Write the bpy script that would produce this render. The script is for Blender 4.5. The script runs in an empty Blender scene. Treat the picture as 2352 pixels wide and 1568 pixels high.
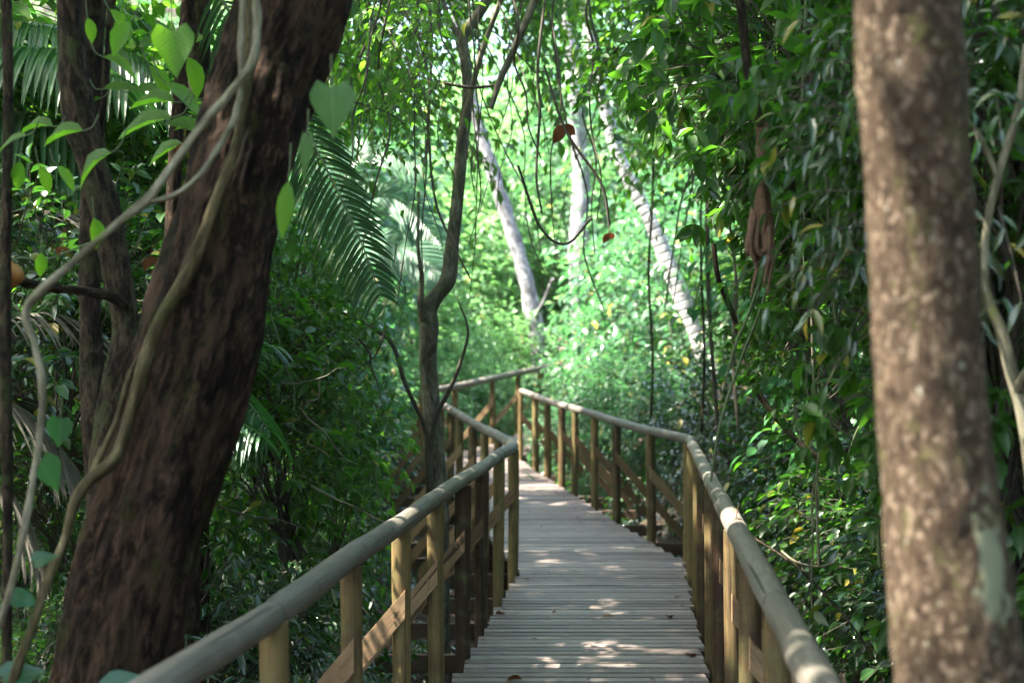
import bpy, math, random
import numpy as np
from mathutils import Vector, noise as mnoise

SC = bpy.context.scene
COL = SC.collection
R = math.radians
# ------------------------------------------------------------------ camera
F = 3267.0                      # focal length in display pixels (frame 2352 x 1568)
EYE = 1.67
cam = bpy.data.objects.new("camera", bpy.data.cameras.new("camera"))
COL.objects.link(cam)
cam.location = (0, 0, EYE)
cam.rotation_euler = (R(90.35), 0, 0)
cam.data.lens = 50; cam.data.sensor_width = 36
cam.data.clip_start = 0.05; cam.data.clip_end = 400
cam.data.dof.use_dof = True
cam.data.dof.focus_distance = 6.6
cam.data.dof.aperture_fstop = 2.5
SC.camera = cam
# ------------------------------------------------------------------ sky, sun, exposure
SUN_EL, SUN_AZ = 58.0, 260.0    # azimuth clockwise from +Y (the way the camera looks)
w = bpy.data.worlds.new("World"); SC.world = w; w.use_nodes = True
wn = w.node_tree; wn.nodes.clear()
sky = wn.nodes.new("ShaderNodeTexSky"); sky.sky_type = 'NISHITA'; sky.sun_disc = False
sky.sun_elevation = R(SUN_EL); sky.sun_rotation = R(SUN_AZ); sky.air_density = 1.0; sky.dust_density = 3.5; sky.ozone_density = 0.4
bg = wn.nodes.new("ShaderNodeBackground"); bg.inputs[1].default_value = 0.15
wo = wn.nodes.new("ShaderNodeOutputWorld")
wn.links.new(sky.outputs[0], bg.inputs[0]); wn.links.new(bg.outputs[0], wo.inputs[0])
sl = bpy.data.lights.new("sun", 'SUN'); sl.energy = 5.0; sl.angle = R(0.55); sl.color = (1.0, 0.93, 0.80)
so = bpy.data.objects.new("sun", sl); COL.objects.link(so)
_d = Vector((math.sin(R(SUN_AZ)) * math.cos(R(SUN_EL)), math.cos(R(SUN_AZ)) * math.cos(R(SUN_EL)), math.sin(R(SUN_EL))))
so.rotation_euler = (-_d).to_track_quat('-Z', 'Y').to_euler(); so.location = _d * 60
SC.view_settings.view_transform = 'Standard'; SC.view_settings.look = 'None'
SC.view_settings.exposure = 3.1; SC.view_settings.gamma = 1.0
cy = SC.cycles
cy.max_bounces = 8; cy.diffuse_bounces = 4; cy.glossy_bounces = 3; cy.transmission_bounces = 5; cy.transparent_max_bounces = 4
cy.caustics_reflective = False; cy.caustics_refractive = False; cy.use_denoising = True
cy.sample_clamp_indirect = 6.0

UPV = np.array([0, 0, 1.])
def P(px, py, d):
    return np.array([(px - 1176) / F * d, d, EYE - (py - 804) / F * d])

# ------------------------------------------------------------------ bookkeeping
def tag(o, label=None, cat=None, group=None, kind=None):
    if label: o['label'] = label
    if cat: o['category'] = cat
    if group: o['group'] = group
    if kind: o['kind'] = kind
    return o
def empty(name, loc, label, cat, group=None, rz=0):
    o = bpy.data.objects.new(name, None); COL.objects.link(o)
    o.location = [float(v) for v in loc]; o.rotation_euler = (0, 0, rz); o.empty_display_size = .2
    return tag(o, label, cat, group)
def copy_tree(o, parent=None):
    c = o.copy(); COL.objects.link(c); c.parent = parent
    for ch in [k for k in o.children]:
        copy_tree(ch, c)
    return c

class MB:
    """Collects vertices, triangles, quads and two point attributes; builds ONE mesh object."""
    def __init__(s): s.v = []; s.t = []; s.q = []; s.tc = []; s.r = []; s.n = 0; s.pg = []
    def add(s, v, tris=None, quads=None, tc=None, rnd=None):
        v = np.asarray(v, float).reshape(-1, 3); m = len(v)
        s.v.append(v)
        s.tc.append(np.zeros((m, 3)) if tc is None else np.asarray(tc, float).reshape(-1, 3))
        s.r.append(np.full(m, .5) if rnd is None else np.broadcast_to(np.asarray(rnd, float), (m,)).copy())
        if tris is not None and len(tris): s.t.append(np.asarray(tris, int).reshape(-1, 3) + s.n)
        if quads is not None and len(quads): s.q.append(np.asarray(quads, int).reshape(-1, 4) + s.n)
        s.n += m
        return s
    def build(s, name, mat, parent=None, smooth=True, origin=None):
        me = bpy.data.meshes.new(name)
        v = np.concatenate(s.v) if s.v else np.zeros((0, 3))
        if origin is not None: v = v - np.asarray(origin)
        t = np.concatenate(s.t) if s.t else np.zeros((0, 3), int)
        q = np.concatenate(s.q) if s.q else np.zeros((0, 4), int)
        me.vertices.add(len(v)); me.vertices.foreach_set("co", v.astype(np.float32).ravel())
        me.loops.add(t.size + q.size); me.loops.foreach_set("vertex_index", np.concatenate([t.ravel(), q.ravel()]).astype(np.int32))
        me.polygons.add(len(t) + len(q))
        ls = np.concatenate([np.arange(len(t)) * 3, t.size + np.arange(len(q)) * 4]).astype(np.int32)
        me.polygons.foreach_set("loop_start", ls)
        me.polygons.foreach_set("use_smooth", np.full(len(t) + len(q), smooth))
        me.update(calc_edges=True)
        a = me.attributes.new("tc", 'FLOAT_VECTOR', 'POINT'); a.data.foreach_set("vector", np.concatenate(s.tc).astype(np.float32).ravel())
        a = me.attributes.new("rnd", 'FLOAT', 'POINT'); a.data.foreach_set("value", np.concatenate(s.r).astype(np.float32))
        me.materials.append(mat)
        o = bpy.data.objects.new(name, me); COL.objects.link(o)
        if parent: o.parent = parent
        if origin is not None and parent is None: o.location = [float(x) for x in origin]
        return o

def nrm(a):
    return a / np.maximum(np.linalg.norm(a, axis=-1, keepdims=True), 1e-9)

def spline(pts, per=6):
    """Catmull-Rom through (x,y,z,...) rows"""
    p = np.asarray(pts, float)
    if len(p) < 3:
        t = np.linspace(0, 1, per + 1)[:, None]; return p[0] * (1 - t) + p[-1] * t
    e = np.vstack([2 * p[0] - p[1], p, 2 * p[-1] - p[-2]]); out = []
    for i in range(1, len(e) - 2):
        for k in range(per):
            t = k / per
            a, b, c, d = e[i - 1], e[i], e[i + 1], e[i + 2]
            out.append(.5 * (2 * b + (c - a) * t + (2 * a - 5 * b + 4 * c - d) * t * t + (3 * b - a - 3 * c + d) * t ** 3))
    out.append(p[-1]); return np.array(out)

def tube(mb, pts, rad, n=10, bump=0.0, seed=0, rnd=.5, cap=True, fr=1.0, flute=0.0, rough=0.0, rsc=22.0):
    pts = np.asarray(pts, float); m = len(pts)
    rad = np.broadcast_to(np.asarray(rad, float), (m,))
    tan = nrm(np.gradient(pts, axis=0))
    ref = np.array([0, 1., 0]) if abs(tan[0][1]) < .8 else np.array([1., 0, 0])
    us = []; u = nrm(np.cross(tan[0], ref))
    for i in range(m):
        u = nrm(u - tan[i] * np.dot(u, tan[i])); us.append(u)
    us = np.array(us); ws = np.cross(tan, us)
    th = np.linspace(0, 2 * np.pi, n, endpoint=False)
    L = np.concatenate([[0], np.cumsum(np.linalg.norm(np.diff(pts, axis=0), axis=1))])
    c, s_ = np.cos(th), np.sin(th)
    rr = rad[:, None] * np.ones((1, n))
    if bump:
        g = np.random.default_rng(seed)
        for k in range(7):
            a, b, ph, am = g.integers(1, 5), g.uniform(1, 9) * fr, g.uniform(0, 6.28), g.uniform(.3, 1)
            rr = rr * (1 + bump * am * np.sin(a * th[None] + b * L[:, None] + ph) * .5)
        if flute:
            rr = rr * (1 + flute * np.sin(11 * th[None] + 2.2 * np.sin(L[:, None] * 3)) + flute * .7 * np.sin(19 * th[None] + L[:, None] * 5))
    if rough:
        for a_ in range(m):
            for b_ in range(n):
                r0 = rad[a_]; q_ = (r0 * c[b_] * rsc, r0 * s_[b_] * rsc, L[a_] * rsc * .28 + seed)
                w_ = mnoise.noise((q_[0] * .35, q_[1] * .35, q_[2] * .5 + 9))
                rr[a_, b_] += rough * (1.1 * abs(mnoise.noise(q_)) + .55 * mnoise.noise((q_[0] * 2.6, q_[1] * 2.6, q_[2] * 2.2)) + .9 * w_)
    V = pts[:, None] + rr[..., None] * (c[None, :, None] * us[:, None] + s_[None, :, None] * ws[:, None])
    tc = np.stack([rad[:, None] * c[None], rad[:, None] * s_[None], L[:, None] + 0 * c[None]], -1)
    i, j = np.meshgrid(np.arange(m - 1), np.arange(n), indexing='ij'); j2 = (j + 1) % n
    q = np.stack([i * n + j, i * n + j2, (i + 1) * n + j2, (i + 1) * n + j], -1).reshape(-1, 4)
    mb.add(V.reshape(-1, 3), quads=q, tc=tc.reshape(-1, 3), rnd=rnd)
    if cap:
        for e, k in ((0, 0), (m - 1, 1)):
            ring = V[e]; cen = ring.mean(0)
            vv = np.vstack([ring, cen]); tt = [(a, (a + 1) % n, n) if k else ((a + 1) % n, a, n) for a in range(n)]
            mb.add(vv, tris=tt, tc=np.vstack([tc[e], [[0, 0, L[e]]]]), rnd=rnd)
    return mb

def box(mb, c, ax, ay, az, sx, sy, sz, rnd=.5, ch=.004, tc0=(0, 0, 0)):
    """chamfered box centred at c with half sizes; long edges bevelled by ch (along local x)"""
    c, ax, ay, az = map(lambda a: np.asarray(a, float), (c, ax, ay, az))
    prof = [(-sy + ch, -sz), (sy - ch, -sz), (sy, -sz + ch), (sy, sz - ch), (sy - ch, sz), (-sy + ch, sz), (-sy, sz - ch), (-sy, -sz + ch)]
    V = []; T = []
    for x in (-sx, sx):
        for (y, z) in prof:
            V.append(c + ax * x + ay * y + az * z); T.append((x + tc0[0], y + tc0[1], z + tc0[2]))
    q = [(k, (k + 1) % 8, 8 + (k + 1) % 8, 8 + k) for k in range(8)]
    for o_, rev in ((0, True), (8, False)):
        f = [[o_ + 0, o_ + 1, o_ + 2, o_ + 3], [o_ + 0, o_ + 3, o_ + 4, o_ + 7], [o_ + 4, o_ + 5, o_ + 6, o_ + 7]]
        for a in f: q.append(a[::-1] if rev else a)
    mb.add(V, quads=q, tc=T, rnd=rnd)

# ------------------------------------------------------------------ leaves
def _tmpl(rows, fold, droop, wave=0.0):
    """rows: (v, halfwidth). returns verts(local x across, y along, z normal), tris, quads, tc"""
    V = [(0, 0, 0)]; T = [(0, 0, 0)]
    for k, (v, h) in enumerate(rows):
        z = -droop * v * v
        wv = wave * (1 if k % 2 else -1)
        V += [(-h, v, z + h * fold + wv), (0, v, z), (h, v, z + h * fold - wv)]; T += [(-h * 2, v, 0), (0, v, 0), (h * 2, v, 0)]
    V.append((0, 1, -droop)); T.append((0, 1, 0))
    n = len(rows); tr = [(0, 2, 1), (0, 3, 2)]; q = []
    for k in range(n - 1):
        b = 1 + 3 * k; q += [(b, b + 1, b + 4, b + 3), (b + 1, b + 2, b + 5, b + 4)]
    b = 1 + 3 * (n - 1); e = 1 + 3 * n
    tr += [(b, b + 1, e), (b + 1, b + 2, e)]
    return np.array(V, float), np.array(tr), np.array(q).reshape(-1, 4), np.array(T, float)
T_LO = _tmpl([(.42, .5)], .35, .12)
T_MID = _tmpl([(.28, .43), (.62, .46)], .35, .22)
T_HI = _tmpl([(.12, .27), (.3, .46), (.52, .5), (.74, .34), (.89, .14)], .3, .28, .012)
T_LANCE = _tmpl([(.2, .36), (.5, .5), (.8, .27)], .4, .35)
T_HEART = _tmpl([(.03, .34), (.14, .52), (.3, .5), (.5, .38), (.7, .22), (.88, .08)], .22, .16)
def _heart():
    V, t, q, T = T_HEART; V = V.copy()
    V[1:4, 1] -= .16; V[2, 1] = .05; V[2, 0] = 0
    V[0, 1] = .02
    return V, t, q, T
T_HEART = _heart()

def leaves(mb, rng, pos, dirn, up, size, aspect=.5, tm=T_MID, rnd=None):
    pos = np.asarray(pos, float); N = len(pos)
    if N == 0: return
    Y = nrm(np.asarray(dirn, float)); X = nrm(np.cross(Y, up)); Z = np.cross(X, Y)
    size = np.broadcast_to(size, (N,)); aspect = np.broadcast_to(aspect, (N,))
    V, tr, q, T = tm; m = len(V)
    curl = rng.uniform(.4, 1.7, N)[:, None]; fold = rng.uniform(.3, 1.6, N)[:, None]
    lx = V[None, :, 0] * aspect[:, None]; ly = V[None, :, 1] + 0 * lx
    zf = np.where(np.abs(V[:, 0]) > 0, 1, 0)
    base = -(V[:, 1] ** 2)[None] * .22
    lz = base * curl + (V[None, :, 2] - (-.22 * V[None, :, 1] ** 2)) * fold * aspect[:, None] * 2
    W = pos[:, None] + size[:, None, None] * (lx[..., None] * X[:, None] + ly[..., None] * Y[:, None] + lz[..., None] * Z[:, None])
    off = (np.arange(N) * m)[:, None, None]
    r = rng.uniform(0, 1, N) if rnd is None else rnd
    mb.add(W.reshape(-1, 3), tris=(tr[None] + off).reshape(-1, 3), quads=(q[None] + off).reshape(-1, 4) if len(q) else None,
           tc=np.broadcast_to(T[None], (N, m, 3)).reshape(-1, 3), rnd=np.repeat(r, m))

def stems3(mb, A, B, C, r0, r1, rnd=.5):
    """batch of three-sided curved stems through points A,B,C"""
    N = len(A)
    if N == 0: return
    V = []
    d = nrm(C - A); u = nrm(np.cross(d, np.array([.31, .2, .93]))); v = np.cross(d, u)
    for Pn, r in ((A, r0), (B, (np.asarray(r0) + r1) / 2), (C, r1)):
        r = np.broadcast_to(r, (N,))[:, None]
        for k in range(3):
            a = k * 2.0944; V.append(Pn + r * (math.cos(a) * u + math.sin(a) * v))
    V = np.stack(V, 1)
    q = []
    for s in range(2):
        for k in range(3): q.append((s * 3 + k, s * 3 + (k + 1) % 3, s * 3 + 3 + (k + 1) % 3, s * 3 + 3 + k))
    q = np.array(q)[None] + (np.arange(N) * 9)[:, None, None]
    tc = np.zeros((N, 9, 3)); tc[:, 3:6, 2] = .5; tc[:, 6:, 2] = 1
    mb.add(V.reshape(-1, 3), quads=q.reshape(-1, 4), tc=tc.reshape(-1, 3), rnd=rnd)

UP = np.array([0, 0, 1.])
SUND = np.array(_d)
GAPS = [((-1.1, 16, 3.0), .9), ((2.05, 20, 4.0), 1.1), ((1.6, 20, 5.4), 1.1), ((2.5, 20, 2.5), 1.1), ((-.45, 5.85, .35), .3), ((-.46, 5.87, .7), .28), ((-.34, 6.75, .7), .14), ((.9, 5.85, .55), .16), ((.84, 5.7, .97), .26), ((.72, 4.9, .5), .2), ((.55, 7.6, 0), .07), ((.2, 7.2, 0), .06), ((.9, 7.9, 0), .08), ((-.1, 7.9, .97), .2), ((-.05, 9.2, .97), .15), ((.3, 6.6, 0), .07)]
def in_gap(p):
    """True where leaves would close one of the gaps in the canopy that let the sun spots through"""
    k = np.zeros(len(p), bool)
    for c, r in GAPS:
        q = p - np.array(c); t = q @ SUND; k |= (np.linalg.norm(q - t[:, None] * SUND, axis=1) < r) & (t > .6)
    return k
def sprigs(lm, sm, rng, base, dirn, L, nl, size, aspect=.5, tm=T_MID, droop=.25, spread=.9, ldroop=.35, whorl=False, srad=.003, tone=None, canopy=False):
    base = np.asarray(base, float); N = len(base)
    if N == 0: return
    dirn = nrm(np.asarray(dirn, float)); L = np.broadcast_to(L, (N,)).astype(float)
    def at(t): return base + dirn * (L * t)[:, None] - UP * (droop * L * t * t)[:, None]
    if sm is not None: stems3(sm, at(np.zeros(N)), at(np.full(N, .5)), at(np.ones(N)), srad, srad * .4)
    side = nrm(np.cross(dirn, UP) + rng.normal(0, .08, (N, 3)))
    for j in range(nl):
        if whorl: t = np.full(N, 1.0) - (j % 2) * .06
        else: t = np.full(N, (j + .8) / nl)
        p = at(t)
        td = nrm(dirn - UP * (2 * droop * t)[:, None])
        if whorl:
            a = rng.uniform(-.3, .3, N) + j * 2 * math.pi / nl
            upv = nrm(UP - td * np.sum(UP * td, 1)[:, None] + 1e-4)
            sd = side * np.cos(a)[:, None] + upv * np.sin(a)[:, None] * .7
            d = td * .35 + sd * spread
        else:
            sg = 1 if j % 2 else -1
            if j == nl - 1: d = td + rng.normal(0, .15, (N, 3))
            else: d = td * .55 + side * sg * spread
        d = d + rng.normal(0, .18, (N, 3)) - UP * ldroop * rng.uniform(.3, 1.3, (N, 1))
        u = UP + rng.normal(0, .38, (N, 3))
        sz = size * rng.uniform(.65, 1.15, N)
        rr = None if tone is None else np.clip(tone + rng.normal(0, .16, N), 0, 1)
        keep = rng.uniform(0, 1, N) > .08
        if canopy: keep &= ~in_gap(p + nrm(d) * sz[:, None] * .5)
        leaves(lm, rng, p[keep], d[keep], u[keep], sz[keep], aspect * rng.uniform(.85, 1.15, keep.sum()), tm, None if rr is None else rr[keep])

def fnoise(p, s=1.0, seed=0):
    """cheap smooth noise 0..1 at points p (N,3)"""
    g = np.random.default_rng(seed); o = 0; p = np.asarray(p) * s
    for k in range(9):
        kv = g.normal(0, 1, 3) * (1 + k * .35); o = o + np.sin(p @ kv + g.uniform(0, 6.28)) / (1 + k * .25)
    return .5 + o / 7.5

# ------------------------------------------------------------------ materials
def newmat(name):
    m = bpy.data.materials.new(name); m.use_nodes = True; nt = m.node_tree; nt.nodes.clear()
    out = nt.nodes.new("ShaderNodeOutputMaterial"); return m, nt, out
class NT:
    def __init__(s, nt): s.nt = nt
    def n(s, typ, **kw):
        nd = s.nt.nodes.new(typ)
        for k, v in kw.items(): setattr(nd, k, v)
        return nd
    def l(s, a, b): s.nt.links.new(a, b)
    def attr(s, name): return s.n("ShaderNodeAttribute", attribute_name=name)
    def ramp(s, fac, stops, interp='LINEAR'):
        r = s.n("ShaderNodeValToRGB"); r.color_ramp.interpolation = interp
        e = r.color_ramp.elements
        while len(e) < len(stops): e.new(.5)
        for i, (p, c) in enumerate(stops):
            e[i].position = p; e[i].color = (*c, 1) if len(c) == 3 else c
        s.l(fac, r.inputs[0]); return r.outputs[0]
    def noise(s, vec, scale, detail=4, rough=.6, dist=0):
        t = s.n("ShaderNodeTexNoise"); t.inputs['Scale'].default_value = scale; t.inputs['Detail'].default_value = detail
        t.inputs['Roughness'].default_value = rough; t.inputs['Distortion'].default_value = dist
        if vec is not None: s.l(vec, t.inputs['Vector'])
        return t.outputs['Fac']
    def mapv(s, vec, scale=(1, 1, 1), loc=(0, 0, 0)):
        m = s.n("ShaderNodeMapping"); m.inputs['Scale'].default_value = scale; m.inputs['Location'].default_value = loc
        s.l(vec, m.inputs['Vector']); return m.outputs[0]
    def math(s, op, a, b=None, c=None):
        m = s.n("ShaderNodeMath", operation=op)
        for i, x in enumerate((a, b, c)):
            if x is None: continue
            if isinstance(x, (int, float)): m.inputs[i].default_value = x
            else: s.l(x, m.inputs[i])
        return m.outputs[0]
    def mix(s, fac, a, b, typ='MIX'):
        m = s.n("ShaderNodeMix", data_type='RGBA', blend_type=typ)
        if isinstance(fac, (int, float)): m.inputs[0].default_value = fac
        else: s.l(fac, m.inputs[0])
        for i, x in ((6, a), (7, b)):
            if isinstance(x, tuple): m.inputs[i].default_value = (*x, 1) if len(x) == 3 else x
            else: s.l(x, m.inputs[i])
        return m.outputs[2]
    def bump(s, h, strength, dist):
        b = s.n("ShaderNodeBump"); b.inputs['Strength'].default_value = strength; b.inputs['Distance'].default_value = dist
        s.l(h, b.inputs['Height']); return b.outputs[0]

def leafmat(name, dark, mid, light, trans, rough=.38, tmix=.42, veins=False, odd=(.25, .2, .02), oddp=.97, spec=.5):
    m, nt, out = newmat(name); g = NT(nt)
    r = g.attr("rnd").outputs['Fac']; tc = g.attr("tc").outputs['Vector']
    col = g.ramp(r, [(0, dark), (.5, mid), (.93, light), (oddp, odd)])
    sx = g.n("ShaderNodeSeparateXYZ"); g.l(tc, sx.inputs[0])
    au = g.math('ABSOLUTE', sx.outputs[0])
    mid_ = g.math('LESS_THAN', au, .05)
    col = g.mix(g.math('MULTIPLY', mid_, .8), col, (light[0] * 1.5 + .02, light[1] * 1.25 + .02, light[2] * 1.3 + .01))
    if veins:
        bl = g.ramp(g.noise(g.mapv(tc, (2, 2, 2), (1, 2, 3)), 2.2, 6, .75), [(.3, (.55, .55, .55)), (.6, (1.15, 1.15, 1.05))])
        col = g.mix(1.0, col, bl, 'MULTIPLY')
        col = g.mix(g.ramp(g.noise(tc, 6, 3, .6), [(.66, (0, 0, 0)), (.70, (.8, .8, .8))]), col, (.12, .075, .02))
    p = g.n("ShaderNodeBsdfPrincipled"); g.l(g.math('ADD', g.math('MULTIPLY', g.math('FRACT', g.math('MULTIPLY', r, 17.3)), .28), rough - .12), p.inputs['Roughness'])
    p.inputs['Specular IOR Level'].default_value = spec
    tcol = g.mix(r, tuple(c * .75 for c in trans), trans)
    if veins:
        wv = g.math('SINE', g.math('MULTIPLY', g.math('SUBTRACT', sx.outputs[1], g.math('MULTIPLY', au, .35)), 58))
        vv = g.math('POWER', g.math('MAXIMUM', wv, 0), 5)
        nb = g.noise(tc, 9, 3)
        hh = g.math('ADD', g.math('MULTIPLY', vv, .7), g.math('MULTIPLY', nb, .7))
        g.l(g.bump(hh, .5, .004), p.inputs['Normal'])
        col = g.mix(g.math('MULTIPLY', vv, .6), col, tuple(c * 1.4 for c in light))
        tcol = g.mix(g.math('MULTIPLY', vv, .6), tcol, tuple(c * .4 for c in trans))
    g.l(col, p.inputs['Base Color'])
    t = g.n("ShaderNodeBsdfTranslucent"); g.l(tcol, t.inputs[0])
    mx = g.n("ShaderNodeMixShader"); mx.inputs[0].default_value = tmix
    g.l(p.outputs[0], mx.inputs[1]); g.l(t.outputs[0], mx.inputs[2]); g.l(mx.outputs[0], out.inputs[0])
    return m

def barkmat(name, c1, c2, c3, moss=None, mossamt=.5, sc=9, stretch=.18, bump=.012, rough=.85, spots=None, spotsc=30, rings=None, patch=None, blot=False):
    m, nt, out = newmat(name); g = NT(nt)
    tc = g.attr("tc").outputs['Vector']
    v = g.mapv(tc, (1, 1, stretch))
    n1 = g.noise(v, sc, 8, .65, .6); n2 = g.noise(v, sc * 3.7, 6, .7, .3); n3 = g.noise(g.mapv(tc, (1, 1, .5)), sc * .35, 4, .6)
    h = g.math('ADD', g.math('MULTIPLY', n1, .65), g.math('MULTIPLY', n2, .35))
    col = g.ramp(h, [(.41, c1), (.5, c2), (.59, c3)])
    if patch: col = g.mix(g.ramp(g.noise(g.mapv(tc, (1, 1, .7), (5, 5, 5)), 11, 5, .65), [(.38, (.75,) * 3), (.55, (0, 0, 0))]), col, tuple(c * .5 for c in c2))
    col = g.mix(g.ramp(n3, [(.4, (0, 0, 0)), (.65, (.45, .45, .45))]), col, tuple(c * .55 for c in c2))
    if blot:
        n5 = g.noise(g.mapv(tc, (1, 1, .4), (4, 1, 2)), 7, 6, .7, .5)
        col = g.mix(g.ramp(n5, [(.50, (0, 0, 0)), (.60, (.8, .8, .8))]), col, g.mix(n2, c3, tuple(c * 2.2 for c in c2)))
        n6 = g.noise(g.mapv(tc, (1, 1, .25), (1, 7, 2)), 14, 5, .7, .4)
        col = g.mix(g.ramp(n6, [(.52, (0, 0, 0)), (.62, (.9, .9, .9))]), col, c1)
        h = g.math('ADD', h, g.math('MULTIPLY', n6, -.5))
    if moss:
        mm = g.ramp(g.math('ADD', g.math('MULTIPLY', n3, .6), g.math('MULTIPLY', g.noise(tc, sc * 1.1, 5, .7), .4)), [(.62 - mossamt * .22, (0, 0, 0)), (.70 - mossamt * .18, (1, 1, 1))])
        col = g.mix(g.math('MULTIPLY', mm, .75), col, moss)
    if spots:
        for k, (scol, th, s_) in enumerate(spots):
            nn = g.noise(g.mapv(tc, (1, 1, .6), (k * 3.1, 1.7, 0)), s_, 3, .55, .2)
            col = g.mix(g.ramp(nn, [(th, (0, 0, 0)), (th + .035, (1, 1, 1))]), col, scol)
    if patch:
        pc, lo, hi, ang = patch
        sx = g.n("ShaderNodeSeparateXYZ"); g.l(tc, sx.inputs[0])
        pos = g.n("ShaderNodeVectorMath", operation='DISTANCE'); pos.name = 'patch_centre'; g.l(g.mapv(tc, (1, 1, .42)), pos.inputs[0]); pos.inputs[1].default_value = (ang[0], ang[1], (lo + hi) / 2 * .42)
        nn = g.noise(g.mapv(tc, (1, 1, .45)), 38, 4, .7)
        f = g.math('ADD', g.math('MULTIPLY', pos.outputs['Value'], -20), g.math('MULTIPLY', nn, 3.2))
        col = g.mix(g.ramp(f, [(.78, (0, 0, 0)), (1.0, (.8, .8, .8))]), col, pc)
    if rings:
        sx = g.n("ShaderNodeSeparateXYZ"); g.l(tc, sx.inputs[0])
        zz = g.math('ADD', g.math('MULTIPLY', sx.outputs[2], rings), g.math('MULTIPLY', g.noise(tc, 4, 3), 1.6))
        s1 = g.math('POWER', g.math('ABSOLUTE', g.math('SINE', zz)), 14)
        col = g.mix(g.math('MULTIPLY', s1, .6), col, tuple(c * .35 for c in c2))
        h = g.math('SUBTRACT', h, g.math('MULTIPLY', s1, .6))
    p = g.n("ShaderNodeBsdfPrincipled"); p.inputs['Roughness'].default_value = rough; p.inputs['Specular IOR Level'].default_value = .12
    g.l(col, p.inputs['Base Color']); g.l(g.bump(h, 1.0, bump), p.inputs['Normal']); g.l(p.outputs[0], out.inputs[0])
    return m

def woodmat(name, stops, streak=60, rough=.6, per_obj=.5, greens=None, bump=.002, use_rnd=False, nails=False, band=False):
    """streaks run along tc.z (logs) or tc.x (boards)"""
    m, nt, out = newmat(name); g = NT(nt)
    tc = g.attr("tc").outputs['Vector']; rnd = g.attr("rnd").outputs['Fac']
    oi = g.n("ShaderNodeObjectInfo").outputs['Random']
    key = rnd if use_rnd else oi
    cmb = g.n("ShaderNodeCombineXYZ"); g.l(g.math('MULTIPLY', key, 37.0), cmb.inputs[0]); g.l(g.math('MULTIPLY', key, 11.0), cmb.inputs[2])
    ad = g.n("ShaderNodeVectorMath", operation='ADD'); g.l(tc, ad.inputs[0]); g.l(cmb.outputs[0], ad.inputs[1])
    vec = ad.outputs[0]
    s3 = (.06, 1, 1) if band else (1, 1, .05)
    n1 = g.noise(g.mapv(vec, s3), streak, 6, .65, .4)
    n2 = g.noise(vec, 5, 4, .6)
    f = g.math('ADD', g.math('ADD', g.math('MULTIPLY', n1, .5), g.math('MULTIPLY', n2, .35)), g.math('MULTIPLY', g.math('SUBTRACT', key, .5), per_obj))
    f = g.math('ADD', f, .075)
    col = g.ramp(f, stops)
    fine = g.noise(g.mapv(vec, s3), streak * 4, 4, .7)
    col = g.mix(g.math('MULTIPLY', g.ramp(fine, [(.35, (1, 1, 1)), (.5, (0, 0, 0))]), .45), col, tuple(c * .45 for c in stops[1][1]))
    kn = g.n("ShaderNodeTexVoronoi"); kn.inputs['Scale'].default_value = 6.5; g.l(g.mapv(vec, (.6, 1.6, 1.6) if band else (1.6, 1.6, .55)), kn.inputs['Vector'])
    kd = g.ramp(kn.outputs['Distance'], [(.05, (1, 1, 1)), (.11, (0, 0, 0))])
    col = g.mix(g.math('MULTIPLY', kd, .7), col, tuple(c * .3 for c in stops[0][1]))
    st = g.noise(vec, 14, 5, .7)
    col = g.mix(g.math('MULTIPLY', g.ramp(st, [(.55, (0, 0, 0)), (.72, (1, 1, 1))]), .5), col, tuple(c * .4 for c in stops[1][1]))
    if greens: col = g.mix(g.ramp(g.noise(vec, 8, 5, .7), [(.5, (0, 0, 0)), (.68, (.6, .6, .6))]), col, greens)
    ck = g.noise(g.mapv(vec, (.025, 1, 1) if band else (1, 1, .02)), streak * .8, 3, .5, .2)
    col = g.mix(g.math('MULTIPLY', g.ramp(ck, [(.30, (1, 1, 1)), (.36, (0, 0, 0))]), .8), col, tuple(c * .12 for c in stops[0][1]))
    p = g.n("ShaderNodeBsdfPrincipled"); p.inputs['Specular IOR Level'].default_value = .3; g.l(g.ramp(n1, [(.3, (rough - .12,) * 3), (.7, (rough + .12,) * 3)]), p.inputs['Roughness'])
    g.l(col, p.inputs['Base Color']); g.l(g.bump(g.math('ADD', n1, g.math('MULTIPLY', fine, .4)), .8, bump), p.inputs['Normal']); g.l(p.outputs[0], out.inputs[0])
    return m

def plain(name, col, rough=.7, sc=20, var=.4, trans=None):
    m, nt, out = newmat(name); g = NT(nt)
    tc = g.attr("tc").outputs['Vector']; n = g.noise(tc, sc, 5, .7)
    c = g.ramp(n, [(.3, tuple(x * (1 - var) for x in col)), (.7, tuple(min(1, x * (1 + var)) for x in col))])
    p = g.n("ShaderNodeBsdfPrincipled"); p.inputs['Roughness'].default_value = rough
    g.l(c, p.inputs['Base Color']); g.l(g.bump(n, .6, .003), p.inputs['Normal'])
    if trans:
        t = g.n("ShaderNodeBsdfTranslucent"); t.inputs[0].default_value = (*trans, 1); mx = g.n("ShaderNodeMixShader"); mx.inputs[0].default_value = .35
        g.l(p.outputs[0], mx.inputs[1]); g.l(t.outputs[0], mx.inputs[2]); g.l(mx.outputs[0], out.inputs[0])
    else: g.l(p.outputs[0], out.inputs[0])
    return m

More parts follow.
